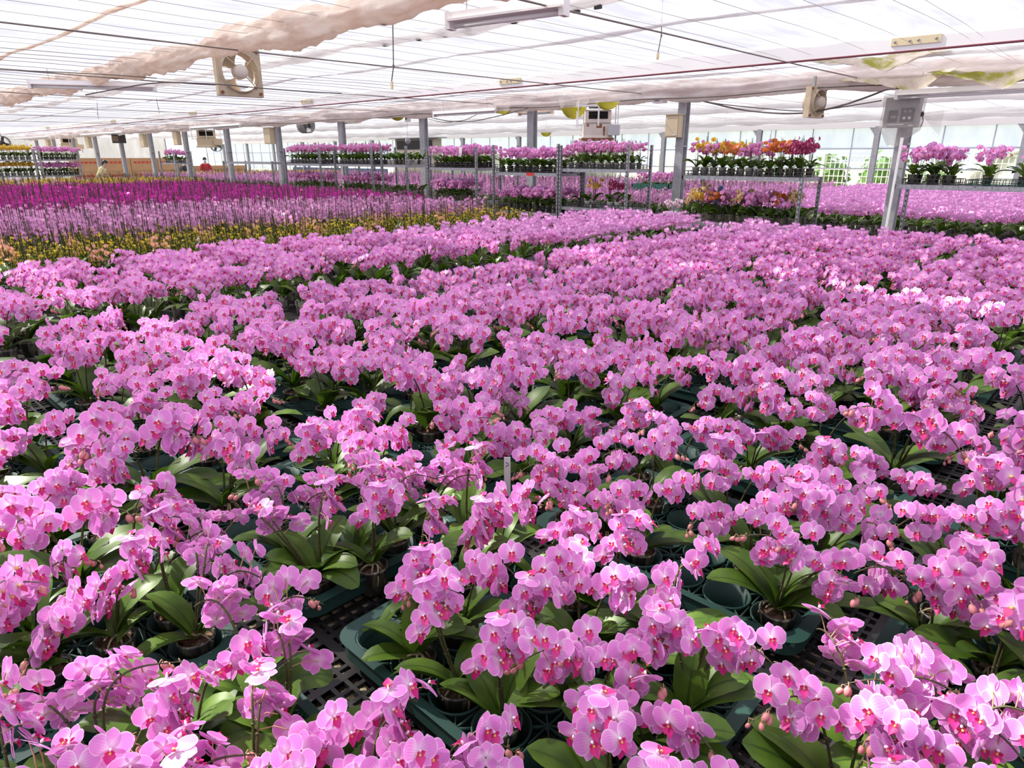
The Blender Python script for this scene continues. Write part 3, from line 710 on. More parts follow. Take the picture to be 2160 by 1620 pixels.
TX, TY, PITCH = .61, .82, .113
def rounded(w, d, r, n=6):
    P = []
    for cx, cy, a0 in ((w - r, d - r, 0), (r, d - r, 90), (r, r, 180), (w - r, r, 270)):
        for k in range(n): a = math.radians(a0 + 90 * k / (n - 1)); P.append((cx + r * math.cos(a), cy + r * math.sin(a)))
    return np.array(P)
def tray_meshes(w=.476, d=.702):
    base = rounded(w, d, .045); c = np.array([w / 2, d / 2])
    prof = [(1.0, .0, .030), (1.0, .0, .064), (1.0, .004, .068), (1.0, -.010, .068), (1.0, -.014, .062), (1.0, -.015, .045)]
    V = []
    for _, off, z in prof:
        n = base - c; q = base + np.sign(n) * np.abs(n) / np.abs(n).max() * off * 2; V.append(np.c_[q, np.full(len(q), z)])
    rim = T_(np.array(V).reshape(-1, 3), gridQ(len(prof), len(base), True)[:, ::-1])
    t = []
    for a in range(4):
        for b in range(6):
            x, y = .0685 + PITCH * a, .0685 + PITCH * b
            cup = lathe([(.030, .010), (.042, .004), (.0505, .058), (.0535, .062), (.0535, .066), (.050, .066), (.0405, .010)], 20)
            t.append(xf(cup, None, (x, y, 0)))
    for a in range(5):
        for b in range(7):
            x, y = .0685 + PITCH * (a - .5), .0685 + PITCH * (b - .5)
            t.append(lathe([(.001, .064), (.007, .064), (.007, .056)], 8)); t[-1] = xf(t[-1], None, (x, y, 0))
            for k in range(8):
                g = k * math.pi / 4; ln = .030 if k % 2 else .050
                q = (x + ln * math.cos(g), y + ln * math.sin(g))
                if .006 < q[0] < w - .006 and .006 < q[1] < d - .006:
                    t.append(box((x + ln / 2 * math.cos(g), y + ln / 2 * math.sin(g), .060), (ln, .0026, .008), 0, Rz(g)))
    return to_mesh('rim', rim, [GREEN_PL], False), to_mesh('cup_web', cat(t), [GREEN_PL], True)
RIM_ME, CUP_ME = tray_meshes()
CUPS = {}
def tray_xy(i, j): return .570 + TX * i, .33 + TY * j
def add_tray(i, j, label):
    x, y = tray_xy(i, j); r = empty('green_tray', (x, y, TRAY_Z))
    tag(r, label, 'tray', 'green pot trays on the near bench'); put('rim', RIM_ME, r); put('cup_web', CUP_ME, r)
    return r
for i in range(-1, 11):
    for j in range(-2, 4):
        x, y = tray_xy(i, j)
        for a in range(4):
            for b in range(6): CUPS[(i, j, a, b)] = (x + .0685 + PITCH * a, y + .0685 + PITCH * b)
trays = []
for i in range(-1, 6):
    for j in range(-2, 4):
        x, y = tray_xy(i, j); px, py, zc = pr((x + .24, y + .35, .82))
        if -260 < px < 2420 and 520 < py < 1950 and zc > .3: trays.append((py, px, i, j))
rows_t = {}
for py, px, i, j in trays: rows_t.setdefault(i, []).append((px, j))
for i, row in sorted(rows_t.items()):
    row.sort()
    for k, (px, j) in enumerate(row):
        place = f'in the {ORD[i + 1]} row'
        add_tray(i, j, f'dark green pot tray, {ordn(k)} from left {place} of trays up from bottom')

# ------------------------------------------------------------------ the pink bed: where each bloom cluster stands in the photograph (x, y, half width, turn, two-sided)
EXPL = [
 (60,1165,80,40,1),(170,1205,80,30,1),(262,1150,50,20,0),(325,1092,55,60,0),(525,1190,105,170,1),(490,1095,85,140,1),(120,1370,110,150,1),(55,1510,85,120,1),
 (440,1378,80,20,1),(350,1450,60,60,0),(300,1530,110,140,1),(668,1312,58,150,0),(603,1405,65,120,0),(720,1478,85,10,1),(820,1500,55,60,0),(650,1585,80,0,1),
 (850,1165,75,-20,0),(850,1235,70,10,0),(985,1160,85,0,1),(1090,1235,55,10,0),(1005,1322,60,0,0),(1195,1130,60,-40,0),(1262,1165,70,0,1),(1250,1310,82,0,1),
 (1355,1300,60,20,0),(1212,1460,62,-30,0),(1352,1452,66,0,1),(985,1478,105,60,1),(925,1560,90,20,1),(1440,1150,85,60,1),(1490,1285,90,0,1),
 (1740,1112,85,-5,1),(1930,1165,90,0,1),(2080,1180,80,0,1),(2120,1235,50,0,0),(1825,1330,85,160,1),(1765,1415,130,0,1),(2040,1325,110,150,1),(1985,1430,105,0,1),
 (1895,1535,100,90,1),(2095,1572,90,0,1),(1650,1595,110,0,1),(1800,1600,60,0,0),(560,1590,60,60,0),(110,1600,70,0,1),(430,1600,60,120,0),(1330,1600,50,0,0),
 (70,1005,70,10,1),(175,968,60,0,1),(300,925,108,0,1),(535,865,72,0,1),(410,840,56,0,1),(265,830,60,0,1),(185,872,36,0,0),(50,880,58,-10,1),(425,1022,74,160,1),
 (612,985,80,170,1),(575,1060,60,150,0),(310,1050,45,90,0),(795,805,58,10,1),(900,780,46,0,0),(970,825,62,0,1),(955,888,62,50,1),(1085,875,70,10,1),(735,872,34,0,0),
 (800,897,64,30,1),(805,945,64,150,1),(775,992,50,60,0),(925,960,56,170,1),(770,1033,55,0,0),(1055,1022,76,30,1),(900,1062,46,60,0),(1000,1068,45,30,0),(1100,800,56,150,1),
 (1208,840,54,-10,1),(1190,930,60,-20,1),(1222,1000,72,-10,1),(1350,910,70,-10,1),(1385,1000,64,20,1),(1205,1070,48,0,0),(1490,925,54,20,0),(1605,880,68,0,1),
 (1665,830,62,0,1),(1540,800,56,20,1),(1790,835,60,0,1),(1700,915,50,0,0),(1580,965,62,10,1),(1645,1015,46,0,0),(1540,1035,72,0,1),(1760,970,72,0,1),(1820,1030,92,0,1),
 (1920,890,98,0,1),(1920,960,64,0,1),(2035,965,52,0,0),(2065,825,60,0,1),(1970,800,56,10,1),(2110,915,56,0,1),(2000,1045,62,10,1),(2100,1058,62,0,1),(2135,860,40,0,0),
 (620,905,50,0,0),(480,815,40,0,0),(130,935,40,20,0),(700,860,50,20,1),(1450,860,55,0,1),(1300,850,45,10,0),(1010,955,40,90,0),(690,1030,40,60,0),(1280,1080,45,10,0),(2010,1130,45,0,0),
]
used = set(); pink = []   # x, y, rz, scale, lean, wide, mode
def face(x, y): return math.atan2(-x, y)
for cx, cy, hw, dev, wide in EXPL:
    c = at(cx, cy, 1.055); zc = pr(c)[2]; half = hw * zc / F_PX
    rz = face(c[0], c[1]) + math.radians(dev + rng.normal(0, 8))
    base = c[:2] - .035 * np.array([math.sin(rz), -math.cos(rz)])
    best = min((k for k in CUPS if k not in used), key=lambda k: (CUPS[k][0] - base[0]) ** 2 + (CUPS[k][1] - base[1]) ** 2)
    b = np.array(CUPS[best])
    if np.hypot(*(b - base)) > .13: b = base
    else:
        i, j, a, q = best
        used.add(best)
    d = base - b; dl = np.array([math.cos(-rz) * d[0] - math.sin(-rz) * d[1], math.sin(-rz) * d[0] + math.cos(-rz) * d[1]])
    s = float(np.clip(half / (.115 if wide else .085), .86, 1.14))
    pink.append([b[0], b[1], rz, s, tuple(np.clip(dl, -.11, .11)), bool(wide), True])
EXC = [at(e[0], e[1], 1.055)[:2] for e in EXPL]
def wave(x, y): return math.sin(x * 1.7 + .6 * math.sin(y * 2.1)) * math.cos(y * 1.5 + 1.1)
for (i, j, a, b), (x, y) in CUPS.items():
    if (a + b + i) % 2 or (i, j, a, b) in used or rng.uniform() < .05 or y > (3.36 if x < 2.2 else 3.28): continue
    px, py, zc = pr((x, y, 1.055))
    if zc > .2 and py > 792 and -70 < px < 2230 and min(np.hypot(e[0] - x, e[1] - y) for e in EXC) < .175: continue
    if zc < .35: continue
    pink.append([x, y, face(x, y) + .9 * wave(x, y) + rng.normal(0, .35), rng.uniform(.9, 1.08), tuple(rng.normal(0, .02, 2)), True, False])
for i in range(-2, 12):
    for j in range(2):
        for a in range(4):
            for b in range(6):
                if (a + b) % 2 or rng.uniform() < .05: continue
                x, y = .3 + TX * i + .0685 + PITCH * a, 3.90 + .80 * j + .0685 + PITCH * b
                pink.append([x, y, face(x, y) + .8 * wave(x, y) + rng.normal(0, .4), rng.uniform(.92, 1.06), (0, 0), True, False])
vis, hid = [], []
for p in pink:
    px, py, zc = pr((p[0], p[1], 1.05))
    (vis if (zc > .2 and -60 < px < 2220 and py < 1720) else hid).append((zc, px, py, p))
vis.sort(key=lambda q: q[0])
ind, rest = vis[:300], vis[300:]
N_NEAR = 105
# rows counted up from the photograph's bottom edge give each plant a place of its own
order = sorted(range(len(ind)), key=lambda k: -ind[k][2]); lab = {}
n0, row = 0, 0
while n0 < len(order):
    n = min(8 + row, 17); blk = sorted(order[n0:n0 + n], key=lambda k: ind[k][1])
    for q, k in enumerate(blk): lab[k] = (q, row)
    n0 += n; row += 1
POT_FOOT = TRAY_Z + .012
# the broad leaves that stand out in the front rows: crown and tip as seen, height of the tip, width
BIG = [((1045,1440),(1165,1325),.985,.082), ((1045,1440),(985,1395),.90,.07), ((1285,1600),(1450,1592),.90,.080), ((1285,1600),(1110,1585),.90,.078), ((1700,1290),(1795,1172),.96,.080),
       ((1700,1290),(1835,1285),.87,.062), ((1650,1160),(1640,1243),.86,.075), ((1440,1440),(1475,1335),.97,.070), ((1440,1440),(1545,1395),.91,.072), ((855,1350),(765,1395),.84,.062),
       ((855,1350),(880,1255),.95,.066), ((400,1600),(492,1518),.95,.066), ((330,1460),(250,1390),.92,.06), ((1770,1560),(1840,1478),.95,.07), ((1600,1130),(1500,1150),.88,.07), ((560,1540),(650,1440),.94,.062),
       ((2130,1290),(2110,1220),.92,.075), ((190,1040),(300,1045),.90,.07), ((480,960),(560,985),.88,.075), ((1830,930),(1780,895),.93,.07)]
big_of = {}
for (bx, by), (tx, ty), tz, w in BIG:
    b = at(bx, by, .85)[:2]; kk = min(range(100), key=lambda k: np.hypot(ind[k][3][0] - b[0], ind[k][3][1] - b[1]))
    big_of.setdefault(kk, []).append((at(tx, ty, tz), w))
for k, (zc, px, py, p) in enumerate(ind):
    x, y, rz, s, lean, wide, ex = p
    z = POT_FOOT
    if k < N_NEAR:
        protos = NEAR[wide]; pt = protos[(k * 5 + 3) % len(protos)]
        o = put_near(pt, (x, y, z), rz, s, lean); nb = pt['nb']
        for tip, w in big_of.get(k, []):
            d = tip - np.array([x, y, z + .078 * s]); d = Rz(-rz) @ d / s; hl = math.hypot(d[0], d[1]); Ln = np.linalg.norm(d) * 1.05
            put('leaf', to_mesh('leaf', leaf('hi', Ln, w, math.atan2(d[2], hl) + .38, .85, .22, .1), PM), o, CROWN, (0, 0, math.atan2(d[1], d[0])))
    else:
        o = put_mid('pink_orchid', MID[(k * 7) % len(MID)], (x, y, z), rz, s, lean); nb = 0
    dv = (rz - face(x, y) + math.pi) % (2 * math.pi) - math.pi
    look = 'facing the viewer' if abs(dv) < .7 else ('turned away' if abs(dv) > 2.1 else ('turned right' if dv > 0 else 'turned left'))
    q, rw_ = lab[k]
    tag(o, f'pink orchid {look}, {ordn(q)} from left in {ordn(rw_)} row up from bottom edge', 'orchid', 'pink orchids on the near benches')
places_lo = [(p[0], p[1], POT_FOOT, p[2], p[3]) for zc, px, py, p in rest if zc < 6.2] + [(p[0], p[1], POT_FOOT, p[2], p[3]) for zc, px, py, p in hid]
places_xl = [(p[0], p[1], POT_FOOT, p[2], p[3]) for zc, px, py, p in rest if zc >= 6.2]
for x in np.arange(9.85, 17.8, .205):
    for y in np.arange(-3.6, 5.3, .205):
        if rng.uniform() < .06: continue
        x2, y2 = x + rng.normal(0, .025), y + rng.normal(0, .025)
        places_xl.append((x2, y2, POT_FOOT, face(x2, y2) + rng.normal(0, .5), rng.uniform(.98, 1.15)))
LO = [merged_plant(plant(400 + i, 'lo', 'pink', i % 3 != 0), 'lo') for i in range(7)]
XLO = [merged_plant(plant(420 + i, 'xlo', 'pink', True), 'xlo', False) for i in range(6)]
def mass_t(variants, places):
    rg = np.random.default_rng(len(places)); ts = []
    pl = np.asarray(places, float); vi = rg.integers(0, len(variants), len(pl))
    for v in range(len(variants)):
        q = pl[vi == v]
        if not len(q): continue
        V, Q, M, P = variants[v]; n = len(V); K = len(q)
        c, s = np.cos(q[:, 3])[:, None], np.sin(q[:, 3])[:, None]
        X = (V[None, :, 0] * c - V[None, :, 1] * s) * q[:, 4:5] + q[:, 0:1]; Y = (V[None, :, 0] * s + V[None, :, 1] * c) * q[:, 4:5] + q[:, 1:2]
        Z = V[None, :, 2] * q[:, 4:5] + q[:, 2:3]
        ts.append((np.stack([X, Y, Z], -1).reshape(-1, 3), (Q[None] + (np.arange(K) * n)[:, None, None]).reshape(-1, 4), np.tile(M, K), np.tile(P, (K, 1))))
    return cat(ts)
o = put('massed_pink_orchids', to_mesh('massed_pink_orchids', cat([mass_t(LO, places_lo), mass_t(XLO, places_xl)]), PM))
tag(o, 'dense sea of pink orchids in the middle distance and on the benches behind', 'orchids', kind='stuff')
# ------------------------------------------------------------------ the strips of other colours: single plants in front, the rest of each kind as one mass
def strip(name, places, style, mats, label, group, cat_, mass_name, mass_label, seed, n_ind=300, mats2=None, every=0):
    V = [merged_plant(plant(seed + i, 'xlo', style, True), 'xlo', False) for i in range(5)]
    ME = [to_mesh(name, v, mats) for v in V]
    seen, out = [], []
    for p in places:
        px, py, zc = pr((p[0], p[1], p[2] + .25)); (seen if -30 < px < 2190 else out).append((zc, p))
    seen.sort(key=lambda q: q[0])
    for k, (zc, p) in enumerate(seen[:n_ind]):
        o = put(name, ME[k % 5], None, p[:3], (0, 0, p[3]), p[4]); tag(o, label, cat_, group)
    rest_ = [p for zc, p in seen[n_ind:]] + [p for zc, p in out]
    if rest_:
        o = put(mass_name, to_mesh(mass_name, mass_t(V, rest_), mats)); tag(o, mass_label, 'orchids', kind='stuff')
def grid_places(x0, x1, y0, y1, step, keep=1.0, s=(.95, 1.12), lim=None):
    P = []
    for x in np.arange(x0, x1, step):
        for y in np.arange(y0, y1, step):
            if rng.uniform() > keep: continue
            x2, y2 = x + rng.normal(0, .03), y + rng.normal(0, .03)
            if lim and not lim(x2, y2): continue
            P.append((x2, y2, POT_FOOT, face(x2, y2) + rng.normal(0, .6), rng.uniform(*s)))
    return P
YM = orch_mats(YELLOW, LIP_Y, YBUD); MM = orch_mats(MAGENTA, LIP, BUD); PAM = orch_mats(PALE); PEM = orch_mats(PEACH, LIP_Y, YBUD); CRM = orch_mats(CREAM, LIP_Y, YBUD); YFM = orch_mats(YELLOW, LIP_Y, YBUD)
yb = lambda x, y: y < 7.45 - .10 * x
pb = lambda x, y: (y > 7.45 - .10 * x) and y < 10.1 - .45 * max(0, x - 4)
strip('budding_orchid', grid_places(.4, 6.9, 6.05, 7.45, .175, .97, (.95, 1.1), yb), 'yellow', YM, 'yellow budded orchid with dark stakes in the strip beyond the pink beds', 'yellow budded orchids', 'orchid',
      'massed_budding_orchids', 'remaining yellow budded orchids along the strip', 500)
strip('peach_orchid', grid_places(.6, 6.6, 6.1, 7.3, .52, .55, (.85, 1.0), yb), 'tall', PEM, 'peach orchid standing here and there among the yellow buds', 'peach orchids', 'orchid', 'massed_peach_orchids', 'other peach orchids', 520)
strip('pale_orchid', grid_places(.5, 6.8, 6.9, 10.1, .19, .98, (.95, 1.15), pb) + grid_places(9.9, 17.8, 5.8, 14.9, .24, .96) + grid_places(9.9, 17.8, 15.4, 29.3, .34, .8) + grid_places(2.4, 8, 18.6, 23, .28, .55), 'tall', PAM,
      'pale pink orchid in the tall strip between the yellow buds and the magenta bed', 'pale pink orchids', 'orchid', 'massed_pale_orchids', 'distant pale pink orchids behind the trolleys and below the windows', 540)
mb_ = lambda x, y: y > 10.1 - .45 * max(0, x - 4) + .05 and y < 18.2
strip('magenta_orchid', grid_places(.9, 7.3, 7.2, 18.1, .205, .97, (.98, 1.15), mb_), 'tall', MM, 'deep magenta orchid in the vivid bed at the left', 'magenta orchids', 'orchid',
      'massed_magenta_orchids', 'rest of the deep magenta bed towards the far end', 560)
strip('yellow_orchid', grid_places(2.4, 8.0, 18.5, 20.6, .26, .7, (1.05, 1.2)) + grid_places(11, 17.8, 26, 29, .35, .8), 'tall', YFM, 'yellow orchid in the mixed far row past the magenta bed', 'yellow far orchids', 'orchid', 'massed_yellow_orchids', 'other yellow orchids at the far end', 580, 200)
strip('cream_orchid', grid_places(2.4, 8.0, 18.6, 22.6, .30, .5, (1.05, 1.2)), 'tall', CRM, 'cream orchid in the mixed far row past the magenta bed', 'cream far orchids', 'orchid', 'massed_cream_orchids', 'other cream orchids at the far end', 590, 200)

# ------------------------------------------------------------------ steel trolleys and tables beyond the near bed
POTW_M = lambda m: m[:PO] + [WPOT] + m[PO + 1:]
def protos(seed, style, mats, n=3, res='mid'): return [mid_proto(seed + i, style, mats, res, True) for i in range(n)]
RP = dict(pink=protos(700, 'pink', PM, 4), pale=protos(710, 'tall', PAM, 3), yellow=protos(720, 'spray', YFM[:PO] + [PPOT] + YFM[PO + 1:], 3), wine=protos(730, 'spray', orch_mats(WINE), 3),
          orange=protos(740, 'spray', orch_mats(ORANGE, LIP_Y), 2), cream=protos(750, 'spray', CRM, 2), spray=protos(760, 'spray', PAM[:PO] + [PPOT] + PAM[PO + 1:], 3),
          white_pot=protos(770, 'spray', POTW_M(orch_mats(WINE)), 2), leafy=[])
def leafy_proto(seed, mats):
    p = plant(seed, 'mid', 'pink'); return dict(pot=to_mesh('pot', cat([p['pot'], p['bark']]), mats), foliage=to_mesh('foliage', cat([xf(a, R, c) for a, R, c in p['leaves']]), mats), spikes=[])
RP['leafy'] = [leafy_proto(780 + i, POTW_M(PM) if i == 0 else PM) for i in range(3)]
NAMES = dict(pink='shelf_orchid', pale='tall_orchid', yellow='golden_orchid', wine='wine_red_orchid', orange='orange_orchid', cream='cream_orchid', spray='pink_spray_orchid', white_pot='wine_red_orchid', leafy='potted_orchid')
WORDS = dict(pink='pink orchid', pale='tall pale pink orchid', yellow='yellow orchid', wine='wine red orchid', orange='orange orchid', cream='cream orchid', spray='light pink orchid', white_pot='wine red orchid, white pot', leafy='bare leafy orchid')
def fill(pattern, x0, x1, y0, y1, z, where, nx=3, sc=(.95, 1.1), dens=1.0):
    """pattern: kinds from the left end (large y) to the right end of the shelf; nx rows deep. The plants are told apart by row and place"""
    n = len(pattern)
    for b in range(nx):
        x = x0 + (x1 - x0) * (b + .5) / nx; c = 0
        for a, kind in enumerate(pattern):
            if kind is None or rng.uniform() > dens: continue
            y = y1 - (y1 - y0) * (a + .5) / n + rng.normal(0, .008)
            k = kind if isinstance(kind, str) else kind[int(rng.integers(0, len(kind)))]
            o = put_mid(NAMES[k], RP[k][int(rng.integers(0, len(RP[k])))], (x + rng.normal(0, .006), y, z), face(x, y) + rng.normal(0, .6), rng.uniform(*sc), tuple(rng.normal(0, .012, 2)))
            row = ['front row', 'second row', 'third row', 'back row'][b] if nx > 1 else 'row'
            tag(o, f'{WORDS[k]}, {ordn(c)} from left in {row}, {where}', 'orchid', 'orchids on the steel shelves'); c += 1
def post_t(x, y, z0, z1, w=.035):
    t = [box2((x - w / 2, y - w / 2, z0), (x - w / 2 + .004, y + w / 2, z1)), box2((x - w / 2, y - w / 2, z0), (x + w / 2, y - w / 2 + .004, z1)), box2((x - w / 2, y + w / 2 - .004, z0), (x + w / 2, y + w / 2, z1))]
    for z in np.arange(z0 + .06, z1 - .03, .055): t.append(box2((x - w / 2 - .0012, y - .006, z), (x - w / 2, y + .006, z + .022), 1))
    return cat(t)
def trolley(name, label, x0, x1, y0, y1, shelves, top, z0=.1, cat_='trolley', posts=(1, 1, 1, 1), mesh=True):
    r = empty(name, (x0, y0, 0)); tag(r, label, cat_); w, d = x1 - x0, y1 - y0
    for f, (px, py) in zip(posts, ((0, 0), (0, d), (w, 0), (w, d))):
        if f: obj('post', post_t(px, py, z0, top), [GALV, DARK], r)
    for z in shelves:
        t = [box2((0, 0, z - .045), (.018, d, z)), box2((w - .018, 0, z - .045), (w, d, z)), box2((0, 0, z - .045), (w, .018, z)), box2((0, d - .018, z - .045), (w, d, z))]
        for q in np.linspace(.03, w - .03, 9): t.append(box2((q - .004, 0, z - .012), (q + .004, d, z - .004)))
        for q in np.linspace(.03, d - .03, 14): t.append(box2((0, q - .004, z - .016), (w, q + .004, z - .008)))
        obj('shelf', cat(t), GALV, r)
    if z0 <= .1:
        obj('deck', box2((0, 0, .10), (w, d, .14)), GALV, r)
        for px, py in ((.06, .06), (.06, d - .06), (w - .06, .06), (w - .06, d - .06)):
            wh = obj('caster', xf(lathe([(.001, -.016), (.048, -.016), (.05, -.012), (.05, .012), (.048, .016), (.001, .016)], 16), Rx(math.pi / 2), (px, py, .05)), BLACK_PL, r, smooth=True)
    return r
def carry_tray(x0, x1, y0, y1, z, label, mat=BLACK_PL):
    w, d = x1 - x0, y1 - y0; t = []
    for q in (.012, .05): t += [box2((0, 0, q), (.006, d, q + .008)), box2((w - .006, 0, q), (w, d, q + .008)), box2((0, 0, q), (w, .006, q + .008)), box2((0, d - .006, q), (w, d, q + .008))]
    for y in np.arange(0, d + .001, d / 10): t += [box2((0, y - .003, 0), (.006, y + .003, .055)), box2((w - .006, y - .003, 0), (w, y + .003, .055))]
    for x in np.arange(0, w + .001, w / 5): t += [box2((x - .003, 0, 0), (x + .003, .006, .055)), box2((x - .003, d - .006, 0), (x + .003, d, .055))]
    t.append(box2((0, 0, 0), (w, d, .004)))
    return tag(obj('carrying_tray', cat(t), mat, None, (x0, y0, z)), label, 'tray', 'carrying trays on the shelves')
def trays2(x0, x1, y0, y1, z, where):
    m = (y0 + y1) / 2
    carry_tray(x0, x1, m + .01, y1, z + .001, f'black carrying tray, left end, {where}'); carry_tray(x0, x1, y0, m - .01, z + .001, f'black carrying tray, right end, {where}')
G = .006
# below the rusty heater
a0, a1, b0, b1 = 8.0, 8.58, 5.36, 6.53
trolley('steel_trolley', 'galvanised trolley below the rusty heater, with light pink orchids on its upper shelf', a0, a1, b0, b1, (1.58, 1.04), 1.90)
W = 'upper shelf of the trolley below the heater'; trays2(a0 + .03, a1 - .03, b0 + .04, b1 - .04, 1.58, W)
fill(['spray'] * 8, a0 + .03, a1 - .03, b0 + .05, b1 - .04, 1.58 + G, 'upper shelf below the heater', 3, (.90, 1.06))
W = 'lower shelf of the trolley below the heater'; trays2(a0 + .03, a1 - .03, b0 + .04, b1 - .04, 1.04, W)
fill([None, 'leafy', 'leafy', 'yellow', None, 'white_pot', 'white_pot', 'leafy'], a0 + .03, a0 + .30, b0 + .05, b1 - .04, 1.04 + G, 'lower shelf below the heater', 1)
# pink trolley left of it
b0, b1 = 6.58, 7.92
trolley('steel_trolley', 'galvanised trolley filled with pink orchids, red tag on its upper shelf', a0, a1, b0, b1, (1.51, .93), 1.92)
trays2(a0 + .03, a1 - .03, b0 + .04, b1 - .04, 1.51, 'upper shelf with the red tag'); trays2(a0 + .03, a1 - .03, b0 + .04, b1 - .04, .93, 'shelf below the red tag')
fill(['pink'] * 9, a0 + .03, a1 - .03, b0 + .05, b1 - .04, 1.51 + G, 'upper shelf with red tag', 3)
fill(['pink'] * 9, a0 + .03, a1 - .03, b0 + .05, b1 - .04, .93 + G, 'shelf below the red tag', 3)
tag(obj('shelf_tag', box((a0 - .004, 7.13, 1.49), (.004, .15, .045)), REDC), 'red tag clipped to the edge of the upper pink shelf', 'tag')
# third trolley, half hidden by a steel column
b0, b1 = 8.32, 9.55
trolley('steel_trolley', 'galvanised trolley half behind the middle steel column, white card on its pink orchids', a0, a1, b0, b1, (1.565, 1.02), 1.90)
trays2(a0 + .03, a1 - .03, b0 + .04, b1 - .04, 1.565, 'upper shelf with the white card')
fill(['pink'] * 9, a0 + .03, a1 - .03, b0 + .05, b1 - .04, 1.565 + G, 'upper shelf with white card', 3)
fill(['pink'] * 6 + [None] * 3, a0 + .03, a1 - .03, b0 + .05, b1 - .04, 1.02 + G, 'shelf below the white card', 3)
tag(obj('white_card', box((a0 - .0, 8.70, 1.82), (.003, .075, .16), 0, Rx(.16)), PAPER), 'white paper card standing among the pink orchids on a trolley', 'card')
# the two long trolleys in front of the beige air unit and further left
for b0, b1, nm, wh in ((11.22, 12.5, 'galvanised trolley of pink orchids left of the beige air unit', 'trolley by air unit'), (13.06, 14.5, 'galvanised trolley of pink orchids, far left one of the pink shelves', 'farthest left trolley')):
    trolley('steel_trolley', nm, a0, a1, b0, b1, (1.60, 1.03), 1.92)
    trays2(a0 + .03, a1 - .03, b0 + .04, b1 - .04, 1.60, 'upper shelf, ' + wh)
    fill(['spray'] * 10, a0 + .03, a1 - .03, b0 + .04, b1 - .04, 1.60 + G, f'upper shelf, {wh}', 3)
    fill(['spray'] * 9, a0 + .03, a1 - .03, b0 + .04, b1 - .04, 1.03 + G, f'lower shelf, {wh}', 2)
b0, b1 = 10.15, 10.9
trolley('steel_trolley', 'galvanised trolley of bare leafy orchids just left of the beige air unit', a0, a1, b0, b1, (1.60, 1.03), 1.93)
fill(['leafy'] * 6, a0 + .03, a1 - .03, b0 + .04, b1 - .04, 1.60 + G, 'upper shelf beside the air unit', 3)
fill(['leafy'] * 6, a0 + .03, a1 - .03, b0 + .04, b1 - .04, 1.03 + G, 'lower shelf beside the air unit', 2)
trolley('steel_trolley', 'empty galvanised rack standing between two columns at the left', a0, a1, 15.1, 17.6, (1.62,), 1.64)
# table at the right with the coloured mix
b0, b1 = 3.0, 4.52
trolley('steel_table', 'low galvanised table of yellow, pink and wine red orchids at the right', a0, a1, b0, b1, (1.52, .96), 1.52, .0, 'table', (1, 0, 1, 1))
t_ = 'low right table'
carry_tray(a0 + .03, a1 - .03, b0 + .03, b0 + .5, 1.521, 'black carrying tray under the wine red orchids'); carry_tray(a0 + .03, a1 - .03, b0 + .53, b0 + 1.0, 1.521, 'black carrying tray in the middle of the low table at the right'); carry_tray(a0 + .03, a1 - .03, b0 + 1.03, b1 - .01, 1.521, 'black carrying tray under the yellow orchids')
fill(['spray', 'yellow', ('yellow', 'spray'), 'yellow', ('yellow', 'orange'), 'spray', 'spray', ('spray', 'pale'), 'orange', ('wine', 'orange'), 'wine', 'wine'], a0 + .04, a1 - .03, b0 + .03, b1 - .03, 1.52 + G, 'top of ' + t_, 2, (.95, 1.15))
fill(['cream', ('yellow', 'spray'), 'pink', ('orange', 'pink'), 'pink', ('spray', 'cream'), 'pink', 'spray', ('pink', 'orange'), ('cream', 'pink'), 'leafy'], a0 + .04, a1 - .03, b0 + .03, b1 - .03, .96 + G, 'under ' + t_, 3, (.95, 1.15))
# rack at the right edge with its long white upright
b0, b1 = .2, 2.05
r_ = trolley('steel_rack', 'galvanised rack at the right edge in front of the control box column', a0, a1, b0, b1, (1.475,), 1.475, .0, 'rack', (1, 0, 1, 1))
obj('upright', box2((-.012, b1 - b0 - .012, 0), (.012, b1 - b0 + .012, 1.93)), WHITE_B, r_)
carry_tray(a0 + .03, a1 - .03, 1.52, 1.98, 1.476, 'black carrying tray at the left end of the right edge rack'); carry_tray(a0 + .03, a1 - .03, .92, 1.42, 1.476, 'green carrying tray on the right edge rack', GREEN_PL); carry_tray(a0 + .03, a1 - .03, .40, .88, 1.476, 'black carrying tray at the right end of the right edge rack')
fill(['pink', 'pink', 'pink', None, 'pink', None, 'pink', 'pink', 'pink', 'pink'], a0 + .05, a0 + .42, .42, 2.0, 1.475 + G, 'right edge rack', 2, (.98, 1.18))
